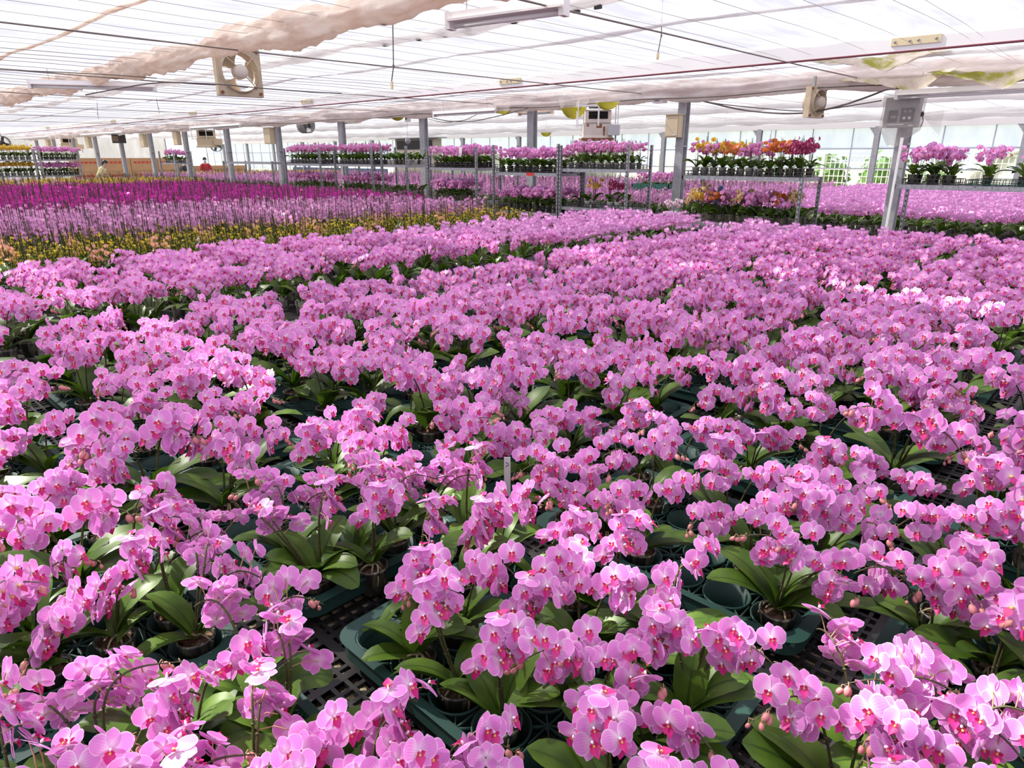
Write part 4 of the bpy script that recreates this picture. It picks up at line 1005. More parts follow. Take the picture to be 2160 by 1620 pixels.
# far shelves at the left end
for X, b0, b1, nm, kind, wh, zz in ((5.2, 24.0, 27.2, 'long grey shelf rack of yellow orchids at the far left edge', 'yellow', 'far left yellow rack', (1.62, 1.28)), (5.95, 23.2, 24.0, 'grey shelf rack of purple pink orchids beside the far yellow rack', 'pink', 'far purple rack', (1.62, 1.28))): pass
for (xa, xb), Y, nm, kind, wh in (((4.3, 5.35), 24.0, 'grey shelf rack of yellow orchids at the far left edge', 'yellow', 'far left yellow rack'), ((5.5, 6.5), 24.0, 'grey shelf rack of pink orchids beside the far yellow rack', 'pink', 'rack beside the far yellow rack')):
    r = empty('steel_rack', (xa, Y, 0)); tag(r, nm, 'rack'); w = xb - xa
    for px, py in ((0, 0), (w, 0), (0, .55), (w, .55)): obj('post', box2((px - .02, py - .02, 0), (px + .02, py + .02, 1.95)), GALV, r)
    for z in (1.66, 1.22): obj('shelf', box2((0, 0, z - .04), (w, .55, z)), GALV, r)
    for zi, z in enumerate((1.66, 1.22)):
        for a in range(7):
            for b in range(2):
                k = kind; x = xa + (a + .5) * w / 7; y = Y + .14 + .26 * b
                o = put_mid(NAMES[k], RP[k][(a + b) % len(RP[k])], (x, y, z), face(x, y) + rng.normal(0, .5), 1.05)
                tag(o, f'{WORDS[k]}, {ordn(a)} from left in {["front", "back"][b]} row, {["upper", "lower"][zi]} shelf, {wh}', 'orchid', 'orchids on the far shelves')
r = empty('steel_rack', (8.3, 21.5, 0)); tag(r, 'short grey shelf rack with one shelf of pink orchids between two far columns', 'rack')
for px, py in ((0, 0), (.5, 0), (0, 1.1), (.5, 1.1)): obj('post', box2((px - .02, py - .02, 0), (px + .02, py + .02, 1.9)), GALV, r)
obj('shelf', box2((0, 0, 1.52), (.5, 1.1, 1.56)), GALV, r)
fill(['spray'] * 7, 8.33, 8.77, 21.55, 22.55, 1.56, 'short far rack', 2)
# things standing among the trolleys
p = at(1447, 462, .90); bk = empty('plant_tub', (8.0, 4.62, .86)); tag(bk, 'round white ribbed plant tub beside the low table at the right', 'tub')
obj('tub', lathe([(.01, 0), (.095, 0), (.115, .17), (.125, .175), (.125, .20), (.113, .20), (.10, .16), (.01, .16)], 24), WPOT, bk, smooth=True)
tub_stand = obj('tub_stand', cat([box2((7.88, 4.5, .82), (8.12, 4.74, .855)), box2((7.98, 4.60, 0), (8.02, 4.64, .82))]), GALV); tag(tub_stand, 'small grey stand under the white tub', 'stand')
wv = mid_proto(790, 'pink', orch_mats(WHITE_P), 'mid'); tag(put_mid('white_orchid', wv, (8.0, 4.62, .93), face(8, 4.6), .95), 'white orchid growing in the round white tub', 'orchid')
q0, q1 = onx(1505, 440, 8.6), onx(1522, 392, 8.6)
tag(obj('blue_strap', tube([q0 - [0, 0, .25], q0, q1], [.03, .03, .03], 4), BLUEP), 'leaning blue plastic strip behind the low table at the right', 'strip')
g = empty('green_crate', (12.0, 7.3, 0)); tag(g, 'green crate of pink orchids on a white stand in the far bay', 'crate')
obj('crate', cat([box2((-.3, -.42, 1.08), (.3, .42, 1.09)), box2((-.3, -.42, 1.08), (-.28, .42, 1.24)), box2((.28, -.42, 1.08), (.3, .42, 1.24)), box2((-.3, -.42, 1.08), (.3, -.40, 1.24)), box2((-.3, .40, 1.08), (.3, .42, 1.24))]), plain('crate_green', (.03, .17, .13), .5), g)
obj('stand', cat([box2((-.32, -.44, 1.0), (.32, .44, 1.08)), box2((-.3, -.42, .753), (-.26, -.38, 1.0)), box2((.26, .38, .753), (.3, .42, 1.0)), box2((-.3, .38, .753), (-.26, .42, 1.0)), box2((.26, -.42, .753), (.3, -.38, 1.0))]), WHITE_B, g)
for a in range(5):
    tag(put_mid('pink_orchid', RP['pink'][a % 4], (11.9, 7.6 - .15 * a, 1.10), face(12, 7.3) + rng.normal(0, .4), 1.05), f'pink orchid, {ORD[a]} from left in the green crate', 'orchid', 'orchids in the green crate')

# ------------------------------------------------------------------ fans, heaters, lamps, boxes and cables under the nets
def box_fan(loc, size, yaw, label, mat, blades=3, roll_=.5, pitch=0.0):
    r = empty('box_fan', loc, yaw); tag(r, label, 'fan', None); s = size / 2; n = 48
    a = np.linspace(0, 2 * np.pi, n, endpoint=False); ca, sa = np.cos(a), np.sin(a); m = np.maximum(np.abs(ca), np.abs(sa))
    sq = np.stack([ca / m, sa / m], 1) * s; q = lambda k: np.stack([ca, sa], 1) * s * k
    rings = [(sq, .075), (sq, .0), (q(.90), -.004), (q(.84), -.03), (q(.80), -.035), (q(.78), .0), (q(.78), .12), (q(.80), .12), (q(.84), .08), (sq * .98, .075)]
    V = np.array([np.c_[p[:, 0], np.full(n, d), p[:, 1]] for p, d in rings])
    obj('frame', T_(V.reshape(-1, 3), gridQ(len(rings), n, True)), mat, r, smooth=False)
    obj('motor', cat([xf(lathe([(.001, -.085), (.05, -.085), (.068, -.06), (.07, .02), (.05, .05), (.001, .05)], 20), Rx(-math.pi / 2), (0, .01, 0))]), RUSTY, r, smooth=True)
    t = []
    for k in range(4):
        g = math.pi / 4 + k * math.pi / 2; P = np.array([[math.cos(g) * .05, -.04, math.sin(g) * .05], [math.cos(g) * s * .5, -.055, math.sin(g) * s * .5], [math.cos(g) * s * .95, -.02, math.sin(g) * s * .95]])
        t.append(tube(P, .006, 6))
    obj('motor_bracket', cat(t), mat, r, smooth=True)
    for k in range(blades):
        g = roll_ + 2 * math.pi * k / blades; u = np.linspace(0, 1, 7); w = np.linspace(-1, 1, 5); U, W = np.meshgrid(u, w, indexing='ij')
        R = .055 + U * (s * .74 - .055); A = g + W * (.25 + .42 * U); Y = .07 + W * .035
        V = np.stack([R * np.cos(A), Y, R * np.sin(A)], -1); V2 = V + [0, .005, 0]
        bl = cat([T_(V.reshape(-1, 3), gridQ(7, 5)), T_(V2.reshape(-1, 3), gridQ(7, 5)[:, ::-1])]); obj('blade', bl, mat, r, smooth=True)
    for q in (-.075, .075): obj('hanger', box2((q - .015, .02, s), (q + .015, .05, s + .12)), MIDGREY, r)
    obj('bolt', cat([xf(lathe([(.001, 0), (.016, 0), (.016, .012), (.001, .012)], 10), Rx(math.pi / 2), (x * s * .86, -.002, z * s * .86)) for x in (-1, 1) for z in (-1, 1)]), RUST, r)
    return r
def turn(x, y): return math.atan2(-x, y)      # yaw that faces the camera
f = at(505, 152, 2.545); box_fan((f[0], f[1], f[2]), .45, turn(f[0], f[1]) + .38, 'large beige box fan hanging under the thick beige cloth roll', BEIGE, 3, 2.2)
f = onx(1725, 216, 9.25); box_fan(tuple(f), .36, turn(f[0], f[1]) + 1.05, 'beige box fan seen side on at the right, above the wine red orchids', BEIGE, 3, .8)
f = onx(645, 264, 9.9)
def drum_fan(loc, rad, ln, yaw, label):
    r = empty('drum_fan', loc, yaw); tag(r, label, 'fan')
    obj('housing', xf(lathe([(rad, -ln / 2), (rad * 1.06, -ln / 2), (rad * 1.06, ln / 2), (rad, ln / 2), (rad * .97, ln / 2), (rad * .97, -ln / 2), (rad, -ln / 2)], 24), Rx(-math.pi / 2)), MIDGREY, r, smooth=True)
    obj('motor', xf(lathe([(.001, -.1), (rad * .35, -.1), (rad * .35, .08), (.001, .08)], 16), Rx(-math.pi / 2)), DARK, r, smooth=True)
    for k in range(4):
        g = k * math.pi / 2 + .3; t = box((rad * .62, 0, 0), (rad * .6, .012, rad * .42), 0, Rx(.5)); obj('blade', xf(t, Ry(g)), DARK, r)
    obj('guard', cat([xf(lathe([(q - .003, 0), (q + .003, 0), (q + .003, .004)], 24), Rx(-math.pi / 2), (0, -ln / 2, 0)) for q in np.linspace(rad * .3, rad * .98, 5)]), GALV, r)
    obj('hanger', box2((-.02, -.02, rad), (.02, .02, 2.79 - loc[2])), MIDGREY, r)
drum_fan(tuple(f), .19, .26, turn(f[0], f[1]) + .7, 'round grey drum fan hanging under the nets between two columns')
f = onx(456, 307, 11.5); drum_fan(tuple(f), .20, .2, turn(f[0], f[1]) + .2, 'round dark drum fan below the beige heater at the left')
f = onx(4, 302, 6.4); drum_fan(tuple(f), .26, .3, turn(f[0], f[1]) + .2, 'round dark drum fan at the far left edge above the yellow orchids')

def heater(x, y, zt, w, h, label, rusty=True, yaw=0.0):
    r = empty('hanging_heater', (x, y, zt), yaw); tag(r, label, 'heater'); m = RUSTY if rusty else BEIGE2; d = w * .75; hu = h * .47
    up = obj('upper_housing', cat([box2((-w * .40, -d / 2, -hu), (w * .40, d / 2, -hu + .02)), box2((-w * .40, -d / 2, -.02), (w * .40, d / 2, 0)), box2((-w * .40, -d / 2, -hu), (-w * .30, d / 2, 0)), box2((w * .30, -d / 2, -hu), (w * .40, d / 2, 0)), box2((-w * .40, d / 2 - .02, -hu), (w * .40, d / 2, 0)), box2((-w * .30, -d / 2, -hu), (w * .30, -d / 2 + .03, -hu + .07))]), m, r)
    lv = obj('louvre', cat([box2((-w * .30, -d / 2 + .05, -hu + .07), (w * .30, -d / 2 + .06, -.02))] + [box((0, -d / 2 + .02, -hu + .10 + k * .045), (w * .6, .05, .006), 0, Rx(.6)) for k in range(4)]), DARK, r)
    n = 4; prof = [(-w * .44, -hu), (-w * .44, -h + .05), (-w * .5, -h)]
    V = []
    for sx, z in ((.44, -hu), (.44, -h + .06), (.50, -h)):
        for qx, qy in ((-1, -1), (1, -1), (1, 1), (-1, 1)): V.append((qx * w * sx, qy * d * .55 * sx / .44, z))
    obj('lower_housing', cat([T_(V, gridQ(3, 4, True)), box2((-w * .44, -d * .55, -hu - .004), (w * .44, d * .55, -hu))]), m, r)
    if rusty:
        obj('rusty_skirt', box2((-w * .505, -d * .63, -h - .012), (w * .505, d * .63, -h + .022)), RUST, r)
        obj('rust_patch', cat([box2((w * .16, -d * .556, -h + .03), (w * .22, -d * .55, -hu - .04)), box2((-w * .05, -d * .556, -hu - .06), (w * .12, -d * .55, -hu)), box2((-w * .36, -d * .556, -hu - .04), (-w * .28, -d * .55, -hu))]), RUST, r)
    else: obj('base_plate', box2((-w * .5, -d * .62, -h - .01), (w * .5, d * .62, -h + .01)), BEIGE, r)
    cb = obj('control_box', box2((w * .30, -d * .75, -h + .06), (w * .66, -d * .35, -hu - .02)), plain('grey_box', (.55, .55, .56), .5) if rusty else BEIGE2, r)
    obj('hanging_rod', cat([box2((sx * w * .62 - .008, sy * d * .4 - .008, -h * .6), (sx * w * .62 + .008, sy * d * .4 + .008, .14)) for sx in (-1, 1) for sy in (-1, 1)] + [box2((-w * .66, -d * .42, -hu - .02), (w * .66, -d * .38, -hu)), box2((-w * .66, d * .38, -hu - .02), (w * .66, d * .42, -hu)), box2((-.012, -d * .60, -hu - .03), (.012, -d * .55, .10)), box2((-w * .66, -d * .6, .05), (w * .4, -d * .55, .07))]), WHITE_B, r)
    obj('pipe', tube([(w * .56, -d * .5, -h + .06), (w * .56, -d * .5, -h - .10)], .012, 8), MIDGREY, r)
h = onx(1260, 235, 9.15); heater(h[0], h[1], 2.43, .50, .43, 'rusty cream heater unit with dark louvre hanging above a trolley', True, turn(h[0], h[1]) + .1)
h = onx(433, 272, 9.6); heater(h[0], h[1], 2.50, .66, .48, 'plain beige heater unit hanging at the left beside a grey column', False, turn(h[0], h[1]))
h = onx(144, 290, 9.6); heater(h[0], h[1], 2.50, .8, .5, 'plain beige heater unit far off above the pink shelf rack', False, turn(h[0], h[1]))
h = onx(250, 293, 9.3); r = empty('dark_unit', (h[0], h[1], h[2])); tag(r, 'small dark heater box hung beside a far grey column', 'heater'); r.rotation_euler.z = turn(h[0], h[1])
obj('case', box2((-.22, -.12, -.15), (.24, .12, .15)), DARK, r); obj('grille', box2((-.2, -.13, -.1), (.0, -.12, .1)), plain('brown_grille', (.16, .11, .06), .6), r); obj('hanger', box2((-.02, -.02, .15), (.02, .02, .42)), MIDGREY, r)

def fixture(p0, p1, label, tubes=1, mat=FIX_W, w=.075):
    p0 = np.asarray(p0, float); p1 = np.asarray(p1, float); ln = np.linalg.norm(p1 - p0); d = (p1 - p0) / ln
    r = empty('strip_lamp', tuple((p0 + p1) / 2), math.atan2(d[1], d[0])); tag(r, label, 'lamp', 'strip lamps')
    obj('channel', cat([box2((-ln / 2, -w * .45, 0), (ln / 2, w * .45, .045)), box2((-ln / 2, -w * .8, -.012), (ln / 2, w * .8, .002))]), mat, r)
    for s in (-1, 1): obj('end_cap', box2((s * ln / 2 - .025, -w * .5, -.055), (s * ln / 2 + .012, w * .5, .05)), mat, r)
    obj('tube', tube([(-ln / 2 + .03, 0, -.035), (ln / 2 - .03, 0, -.035)], .016, 10), TUBE_GL, r, smooth=True)
    obj('hanging_wire', cat([tube([(s * ln * .35, 0, .045), (s * ln * .35, 0, .22)], .003, 5) for s in (-1, 1)]), WIREM, r)
FIX_T = plain('tan_lamp_body', (.78, .60, .46), .5)
fixture(at(952, 44, 2.60), at(1192, 12, 2.60), 'strip lamp nearest the camera, under the beige roll at the top', mat=FIX_W)
fixture(at(64, 176, 2.58), at(327, 183, 2.58), 'white strip lamp left of the large box fan')
fixture(onx(917, 236, 9.2), onx(1048, 237, 9.2), 'white strip lamp just right of the middle steel column')
fixture(onx(402, 267, 9.2), onx(508, 267, 9.2), 'white strip lamp above the beige heater at the left')
fixture(onx(172, 285, 9.2), onx(258, 279, 9.2), 'white strip lamp far off before the dark hanging heater')
fixture(onx(30, 292, 9.0), onx(105, 289, 9.0), 'white strip lamp farthest off at the left')
fixture(onx(1096, 238, 10.6), onx(1165, 234, 10.6), 'tan strip lamp in the far bay behind a steel column', mat=FIX_T)
fixture(onx(728, 257, 10.6), onx(758, 256, 10.6), 'short tan strip lamp beyond the drum fan', mat=FIX_T)
fixture(onx(1895, 197, 9.12), onx(2230, 184, 9.12), 'long pale strip lamp running off at the right edge', w=.10)

def panel_box(k, dy, z, w, hh, label, dx=-.13):
    y = 2.41 + 3 * k + dy; r = empty('electrical_box', (9.48 + dx, y, z)); tag(r, label, 'box')
    obj('case', box2((-.07, -w / 2, -hh / 2), (.06, w / 2, hh / 2)), BEIGE2, r); obj('door', box2((-.082, -w / 2 + .008, -hh / 2 + .02), (-.07, w / 2 - .008, hh / 2 - .01)), BEIGE2, r)
    obj('rain_lid', box2((-.10, -w / 2 - .015, hh / 2), (.07, w / 2 + .015, hh / 2 + .012)), BEIGE2, r); obj('label_plate', box2((-.084, -w / 2 + .04, -hh / 2 + .025), (-.082, -w / 2 + .075, -hh / 2 + .045)), PAPER, r)
panel_box(1, .07, 2.17, .22, .31, 'beige electrical box on the column right of the rusty heater')
panel_box(5, .22, 2.26, .34, .40, 'beige electrical box on the column left of the drum fan')
panel_box(7, .30, 2.30, .34, .42, 'beige electrical box on the column left of the plain beige heater')
panel_box(8, .25, 2.26, .36, .42, 'beige electrical box on the far column beside the empty rack uprights')
panel_box(10, .35, 2.30, .40, .46, 'beige electrical box on a column far off at the left')
panel_box(12, .35, 2.30, .40, .46, 'beige electrical box on the last but one column at the far left')
o = empty('junction_box', tuple(onx(860, 246, 9.4))); tag(o, 'small white junction box on the cable left of the middle column', 'box'); obj('case', box2((-.04, -.05, -.10), (.04, .05, .10)), FIX_W, o); obj('switch', box2((-.05, -.015, -.06), (-.04, .015, -.02)), DARK, o); obj('pull_cord', tube([(-.03, 0, -.1), (-.03, 0, -.42)], .003, 5), CABLE, o); obj('sensor', ell((-.03, 0, -.48), (.06, .06, .07), 10, 6), MIDGREY, o, smooth=True)
o = empty('sensor_box', tuple(onx(1392, 210, 9.3))); tag(o, 'small grey box under the bundle left of the boxed column', 'box'); obj('case', box2((-.06, -.09, -.05), (.06, .09, .05)), FIX_W, o); obj('lens', box2((-.065, -.03, -.03), (-.06, .05, .02)), MIDGREY, o)
# controller wrapped in a clear bag on the near column
c = empty('control_box', (9.27, 2.42, 2.23)); tag(c, 'grey control box wrapped in clear plastic on the column at the right', 'control box')
c.rotation_euler.z = turn(9.27, 2.42) + math.pi / 2 - 0.02; c.rotation_euler.z = 0.0
obj('case', box2((-.06, -.18, -.16), (.08, .18, .17)), plain('controller_grey', (.40, .39, .38), .5), c)
obj('panel', cat([box2((-.065, .03, -.10), (-.06, .13, .03)), box2((-.065, -.14, -.10), (-.06, .0, .05))]), plain('controller_dark', (.10, .10, .11), .4), c)
obj('gauge', cat([box2((-.070, -.06, .0), (-.065, -.03, .03)), box2((-.070, -.11, .0), (-.065, -.08, .03)), box2((-.070, .05, -.06), (-.065, .10, -.03))]), MIDGREY, c)
obj('knob', cat([ell((-.07, -.045, -.06), (.012, .018, .018), 10, 6), ell((-.07, -.10, -.06), (.012, .018, .018), 10, 6)]), PAPER, c, smooth=True)
obj('label_strip', cat([box2((-.066, -.05, -.135), (-.060, .13, -.12)), box2((-.066, -.15, -.15), (-.060, -.10, -.135))]), PAPER, c)
rr = np.random.default_rng(8); A = np.linspace(0, 2 * np.pi, 28, endpoint=False); Zs = np.linspace(.21, -.36, 14); V = []
for i, z in enumerate(Zs):
    k = 1.0 if z > -.17 else 1.0 - .75 * ((-.17 - z) / .19); m = np.maximum(np.abs(np.cos(A)), np.abs(np.sin(A))) ** .8
    V.append(np.stack([.01 + .10 * np.cos(A) / m * k + .008 * np.sin(A * 7 + z * 30), .06 * (1 - k) + .215 * np.sin(A) / m * k + .01 * np.sin(A * 5 + z * 20), np.full(28, z) + .012 * np.sin(A * 3)], 1))
obj('plastic_bag', T_(np.array(V).reshape(-1, 3), gridQ(14, 28, True)), FILM, c, smooth=True)
s_ = np.linspace(0, 1, 8); Q_ = []
for a in np.linspace(-1, 1, 7): Q_.append(np.stack([-.02 + .03 * np.sin(5 * a + s_ * 4), -.21 - .22 * s_, -.02 - .10 * s_ + a * (.015 + .12 * s_)], 1))
obj('bag_tail', T_(np.array(Q_).reshape(-1, 3), gridQ(7, 8)), FILM, c, smooth=True)
obj('bag_tie', cat([ell((-.02, -.215, -.02), (.02, .02, .03), 8, 5), tube([(-.03, -.22, -.03), (-.03, -.24, -.10), (-.03, -.22, -.16)], .004, 5)]), DARK, c)
# plastic film bellies full of green rain water below the bundle
def belly(px, py, X, rad, dep, label, fillk=.55, zt=None):
    p = onx(px, py, X); r = empty('water_belly', tuple(p)); tag(r, label, 'plastic bag', 'water filled plastic bellies')
    z = np.linspace(0, 1, 10); R = rad * np.sqrt(np.clip(1 - z ** 1.6, 0.0004, 1)); t = lathe(np.stack([R, -dep * z], 1), 22)
    t[0][:, 0] *= .8; k = z > (1 - fillk)
    zi = np.linspace(1 - fillk, 1, 8); Ri = rad * np.sqrt(np.clip(1 - zi ** 1.6, 0.0004, 1)) * 1.004
    w = lathe(np.stack([Ri, -dep * zi * 1.002], 1), 22); w[0][:, 0] *= .8; w = (w[0], w[1][:, ::-1], w[2], w[3])
    obj('film', t, FILM, r, smooth=True); obj('green_water', w, BAGW, r, smooth=True); obj('tie', tube([(0, 0, -.01), (0, 0, 2.66 - p[2])], .006, 5), FILM, r)
belly(1211, 208, 9.15, .27, .31, 'largest belly of clear film with yellow green water beside the rusty heater', .55)
belly(1281, 213, 9.1, .20, .13, 'shallow belly of yellow green water above the rusty heater', .8)
belly(1062, 226, 9.2, .19, .12, 'small belly of film and green water right of the strip lamp', .4)
belly(838, 238, 9.4, .20, .16, 'small belly of green water left of the middle steel column', .6)
belly(1152, 279, 14.3, .16, .11, 'round brownish belly hanging from the roll in the far bay', .9)
# stained cloth sagging by the control box
def sag_cloth(pts, X0, X1, label, drop, seed, zoff=0.0):
    (ya, za), (yb, zb) = pts; n, k = 26, 16; u = np.linspace(0, 1, n); v = np.linspace(0, 1, k); U, W = np.meshgrid(u, v, indexing='ij')
    pk = .35 + .1 * math.sin(seed)
    prof = np.where(U < pk, (U / pk), (1 - U) / (1 - pk)) ** 1.25
    Z = za + (zb - za) * U - drop * prof * np.sin(np.pi * np.clip(W * .9 + .1, 0, 1)) ** .8 + .010 * np.sin(U * 40 + W * 9 + seed) * (1 - prof * .4)
    V = np.stack([X0 + (X1 - X0) * W, ya + (yb - ya) * U, Z + zoff], -1)
    return tag(obj('sagging_cloth', T_(V.reshape(-1, 3), gridQ(n, k)), ALGAE, smooth=True), label, 'cloth', 'stained sagging cloths')
sag_cloth(((1.9, 2.80), (3.2, 2.78)), 8.2, 8.9, 'net sagging with green algae above the control box column', .17, 1)
sag_cloth(((.9, 2.68), (2.15, 2.62)), 8.9, 9.25, 'grey cloth sagging to a green algae point at the right edge', .24, 2)
sag_cloth(((1.95, 2.66), (3.1, 2.62)), 9.0, 9.3, 'grey cloth gathered just above the wrapped control box', .22, 4)
# cables
def cable(P, r_, label, n=30, mat=CABLE):
    P = np.asarray(P, float); s = np.linspace(0, 1, len(P)); t = np.linspace(0, 1, n); Q = np.stack([np.interp(t, s, P[:, i]) for i in range(3)], 1)
    for _ in range(3): Q[1:-1] = (Q[:-2] + 2 * Q[1:-1] + Q[2:]) / 4
    return tag(obj('cable', tube(Q, r_, 6), mat, smooth=True), label, 'cable', 'cables under the nets')
cable([onx(*q, 9.3) for q in ((1440, 204), (1500, 217), (1560, 232), (1640, 240), (1700, 239), (1760, 228), (1830, 205), (1885, 182))], .012, 'thick cable draped from the boxed column to the control box')
cable([onx(*q, 9.32) for q in ((1440, 206), (1520, 220), (1600, 228), (1680, 235), (1740, 232), (1860, 212))], .007, 'thinner cable draped beside the thick one at the right')
cable([onx(*q, 9.25) for q in ((2160, 168), (2080, 185), (1960, 192), (1890, 186))], .009, 'cable running off above the long strip lamp at the right edge')
cable([onx(*q, 9.2) for q in ((900, 246), (950, 257), (1000, 256), (1060, 243), (1113, 228))], .008, 'cable sagging between the middle column and the next one')
cable([onx(*q, 9.25) for q in ((905, 252), (940, 259), (980, 254), (1005, 242))], .006, 'short cable loop under the strip lamp at the middle')
cable([(9.2, y, 2.545 + .02 * math.sin(y * 2.3)) for y in np.arange(2.4, 34, .5)], .010, 'long dark cable running along below the column bundle', 120)
cable([ony(*q, 6.5) for q in ((180, 200), (330, 172), (470, 178), (560, 187), (640, 193), (720, 197))], .006, 'thin cable passing the foot of the large box fan')
cable([at(*q, 2.55) for q in ((0, 147), (120, 152), (240, 158), (330, 165))], .005, 'thin cable at the upper left under the tan hem')
def hanger(P, label):
    P = np.asarray(P, float); r = empty('net_hanger', tuple(P[0])); tag(r, label, 'hanger', 'hanging wires with clips')
    obj('wire', tube(P - P[0], .0045, 5), CABLE, r); e = P[-1] - P[0]; obj('clip', box2(e - [.006, .01, .05], e + [.006, .01, 0]), CREAM_P, r)
    m = P[len(P) // 2] - P[0]; obj('hook', cat([xf(lathe([(.010, -.003), (.014, 0), (.010, .003)], 10), Rx(1.57), m)]), MIDGREY, r)
hanger([onx(*q, 3.3) for q in ((828, 30), (829, 80), (830, 140), (826, 172))], 'hanging wire with clip left of the top strip lamp')
hanger([onx(*q, 5.4) for q in ((1398, 0), (1396, 40), (1395, 75), (1388, 112))], 'hanging wire with clip right of the top strip lamp')
hanger([onx(*q, 4.9) for q in ((204, 186), (205, 225), (206, 240), (207, 245))], 'hanging wire with clip far off on the white beam at the left')
hanger([onx(*q, 4.9) for q in ((330, 207), (332, 220), (334, 228), (335, 233))], 'hanging wire with clip on the beam left of the box fan')
for i, (px, py, X) in enumerate(((275, 38, 2.9), (802, 38, 2.95), (940, 88, 4.2), (1085, 82, 4.2), (990, 96, 4.2), (1215, 62, 4.2), (1260, 54, 4.2), (885, 108, 4.2), (815, 123, 4.2))):
    tag(obj('net_clip', box((4.12, onx(px, py, 4.12)[1], 2.712) if X > 4 else (3.02, onx(px, py, 3.0)[1], 2.60), (.02, .055, .03)), DARK), 'small dark clip on the gathered net edge', 'clip', 'small dark net clips')

# ------------------------------------------------------------------ far end: air unit, cartons, tarp, people
r = empty('air_unit', (18.25, 21.35, 0)); tag(r, 'large beige air conditioning cabinet against the far glazed wall', 'air conditioner')
obj('cabinet', box2((0, 0, 0), (.38, 2.5, 2.42)), plain('unit_beige', (.42, .37, .30), .6), r)
obj('upper_grille', cat([box2((-.012, .12, 2.02), (-.004, 2.38, 2.36))] + [box2((-.03, .12, z), (-.012, 2.38, z + .012)) for z in np.arange(2.04, 2.36, .05)]), DARK, r)
for y0, y1 in ((.05, 1.22), (1.28, 2.45)):
    for z0, z1 in ((.1, 1.3), (1.34, 1.98)): obj('panel', box2((-.02, y0, z0), (0, y1, z1)), plain('unit_panel', (.48, .43, .35), .55), r)
tag(obj('canopy_board', box2((18.1, 21.1, 2.43), (18.7, 24.1, 2.47)), MIDGREY), 'grey board above the beige air conditioning cabinet', 'board')
tag(obj('blue_tarp', box2((18.90, 25.4, .94), (18.955, 33.5, 1.22)), plain('tarp_blue', (.14, .19, .33), .7)), 'long dull blue tarp below the windows left of the air cabinet', 'tarp')
x0 = 9.0; n = 0
for a in range(4):
    for zi in range(3):
        z = .56 * zi; b = empty('cardboard_box', (x0 + 1.16 * a, 34.3, z)); n += 1
        tag(b, f'cardboard box with red print, {ORD[a]} from left, {["bottom", "middle", "top"][zi]} of the tall stack', 'box', 'cardboard boxes by the end wall')
        obj('carton', box2((0, 0, .002), (1.14, .6, .555)), CARD, b); obj('red_print', cat([box2((.12 + .17 * k, -.004, .33), (.12 + .17 * k + .13, 0, .41)) for k in range(5)]), REDPRINT, b); obj('tape', box2((0, .26, .555), (1.14, .34, .557)), FIX_T, b)
for a in range(3):
    for zi in range(2):
        b = empty('cardboard_box', (13.75 + 1.0 * a, 34.3, .66 * zi)); tag(b, f'plain cardboard box, {ORD[a]} from left, {["bottom", "top"][zi]} of the lower stack', 'box', 'cardboard boxes by the end wall')
        obj('carton', box2((0, 0, .002), (.97, .6, .655)), CARD, b); obj('tape', box2((0, .26, .655), (.97, .34, .657)), FIX_T, b)
cb = empty('cardboard_box', (6.55, 23.45, 0)); tag(cb, 'brown cardboard box standing under the far left pink rack', 'box'); obj('carton', box2((0, 0, .0), (.75, .5, 1.12)), CARD, cb); obj('tape', box2((0, .22, 1.12), (.75, .28, 1.122)), FIX_T, cb)
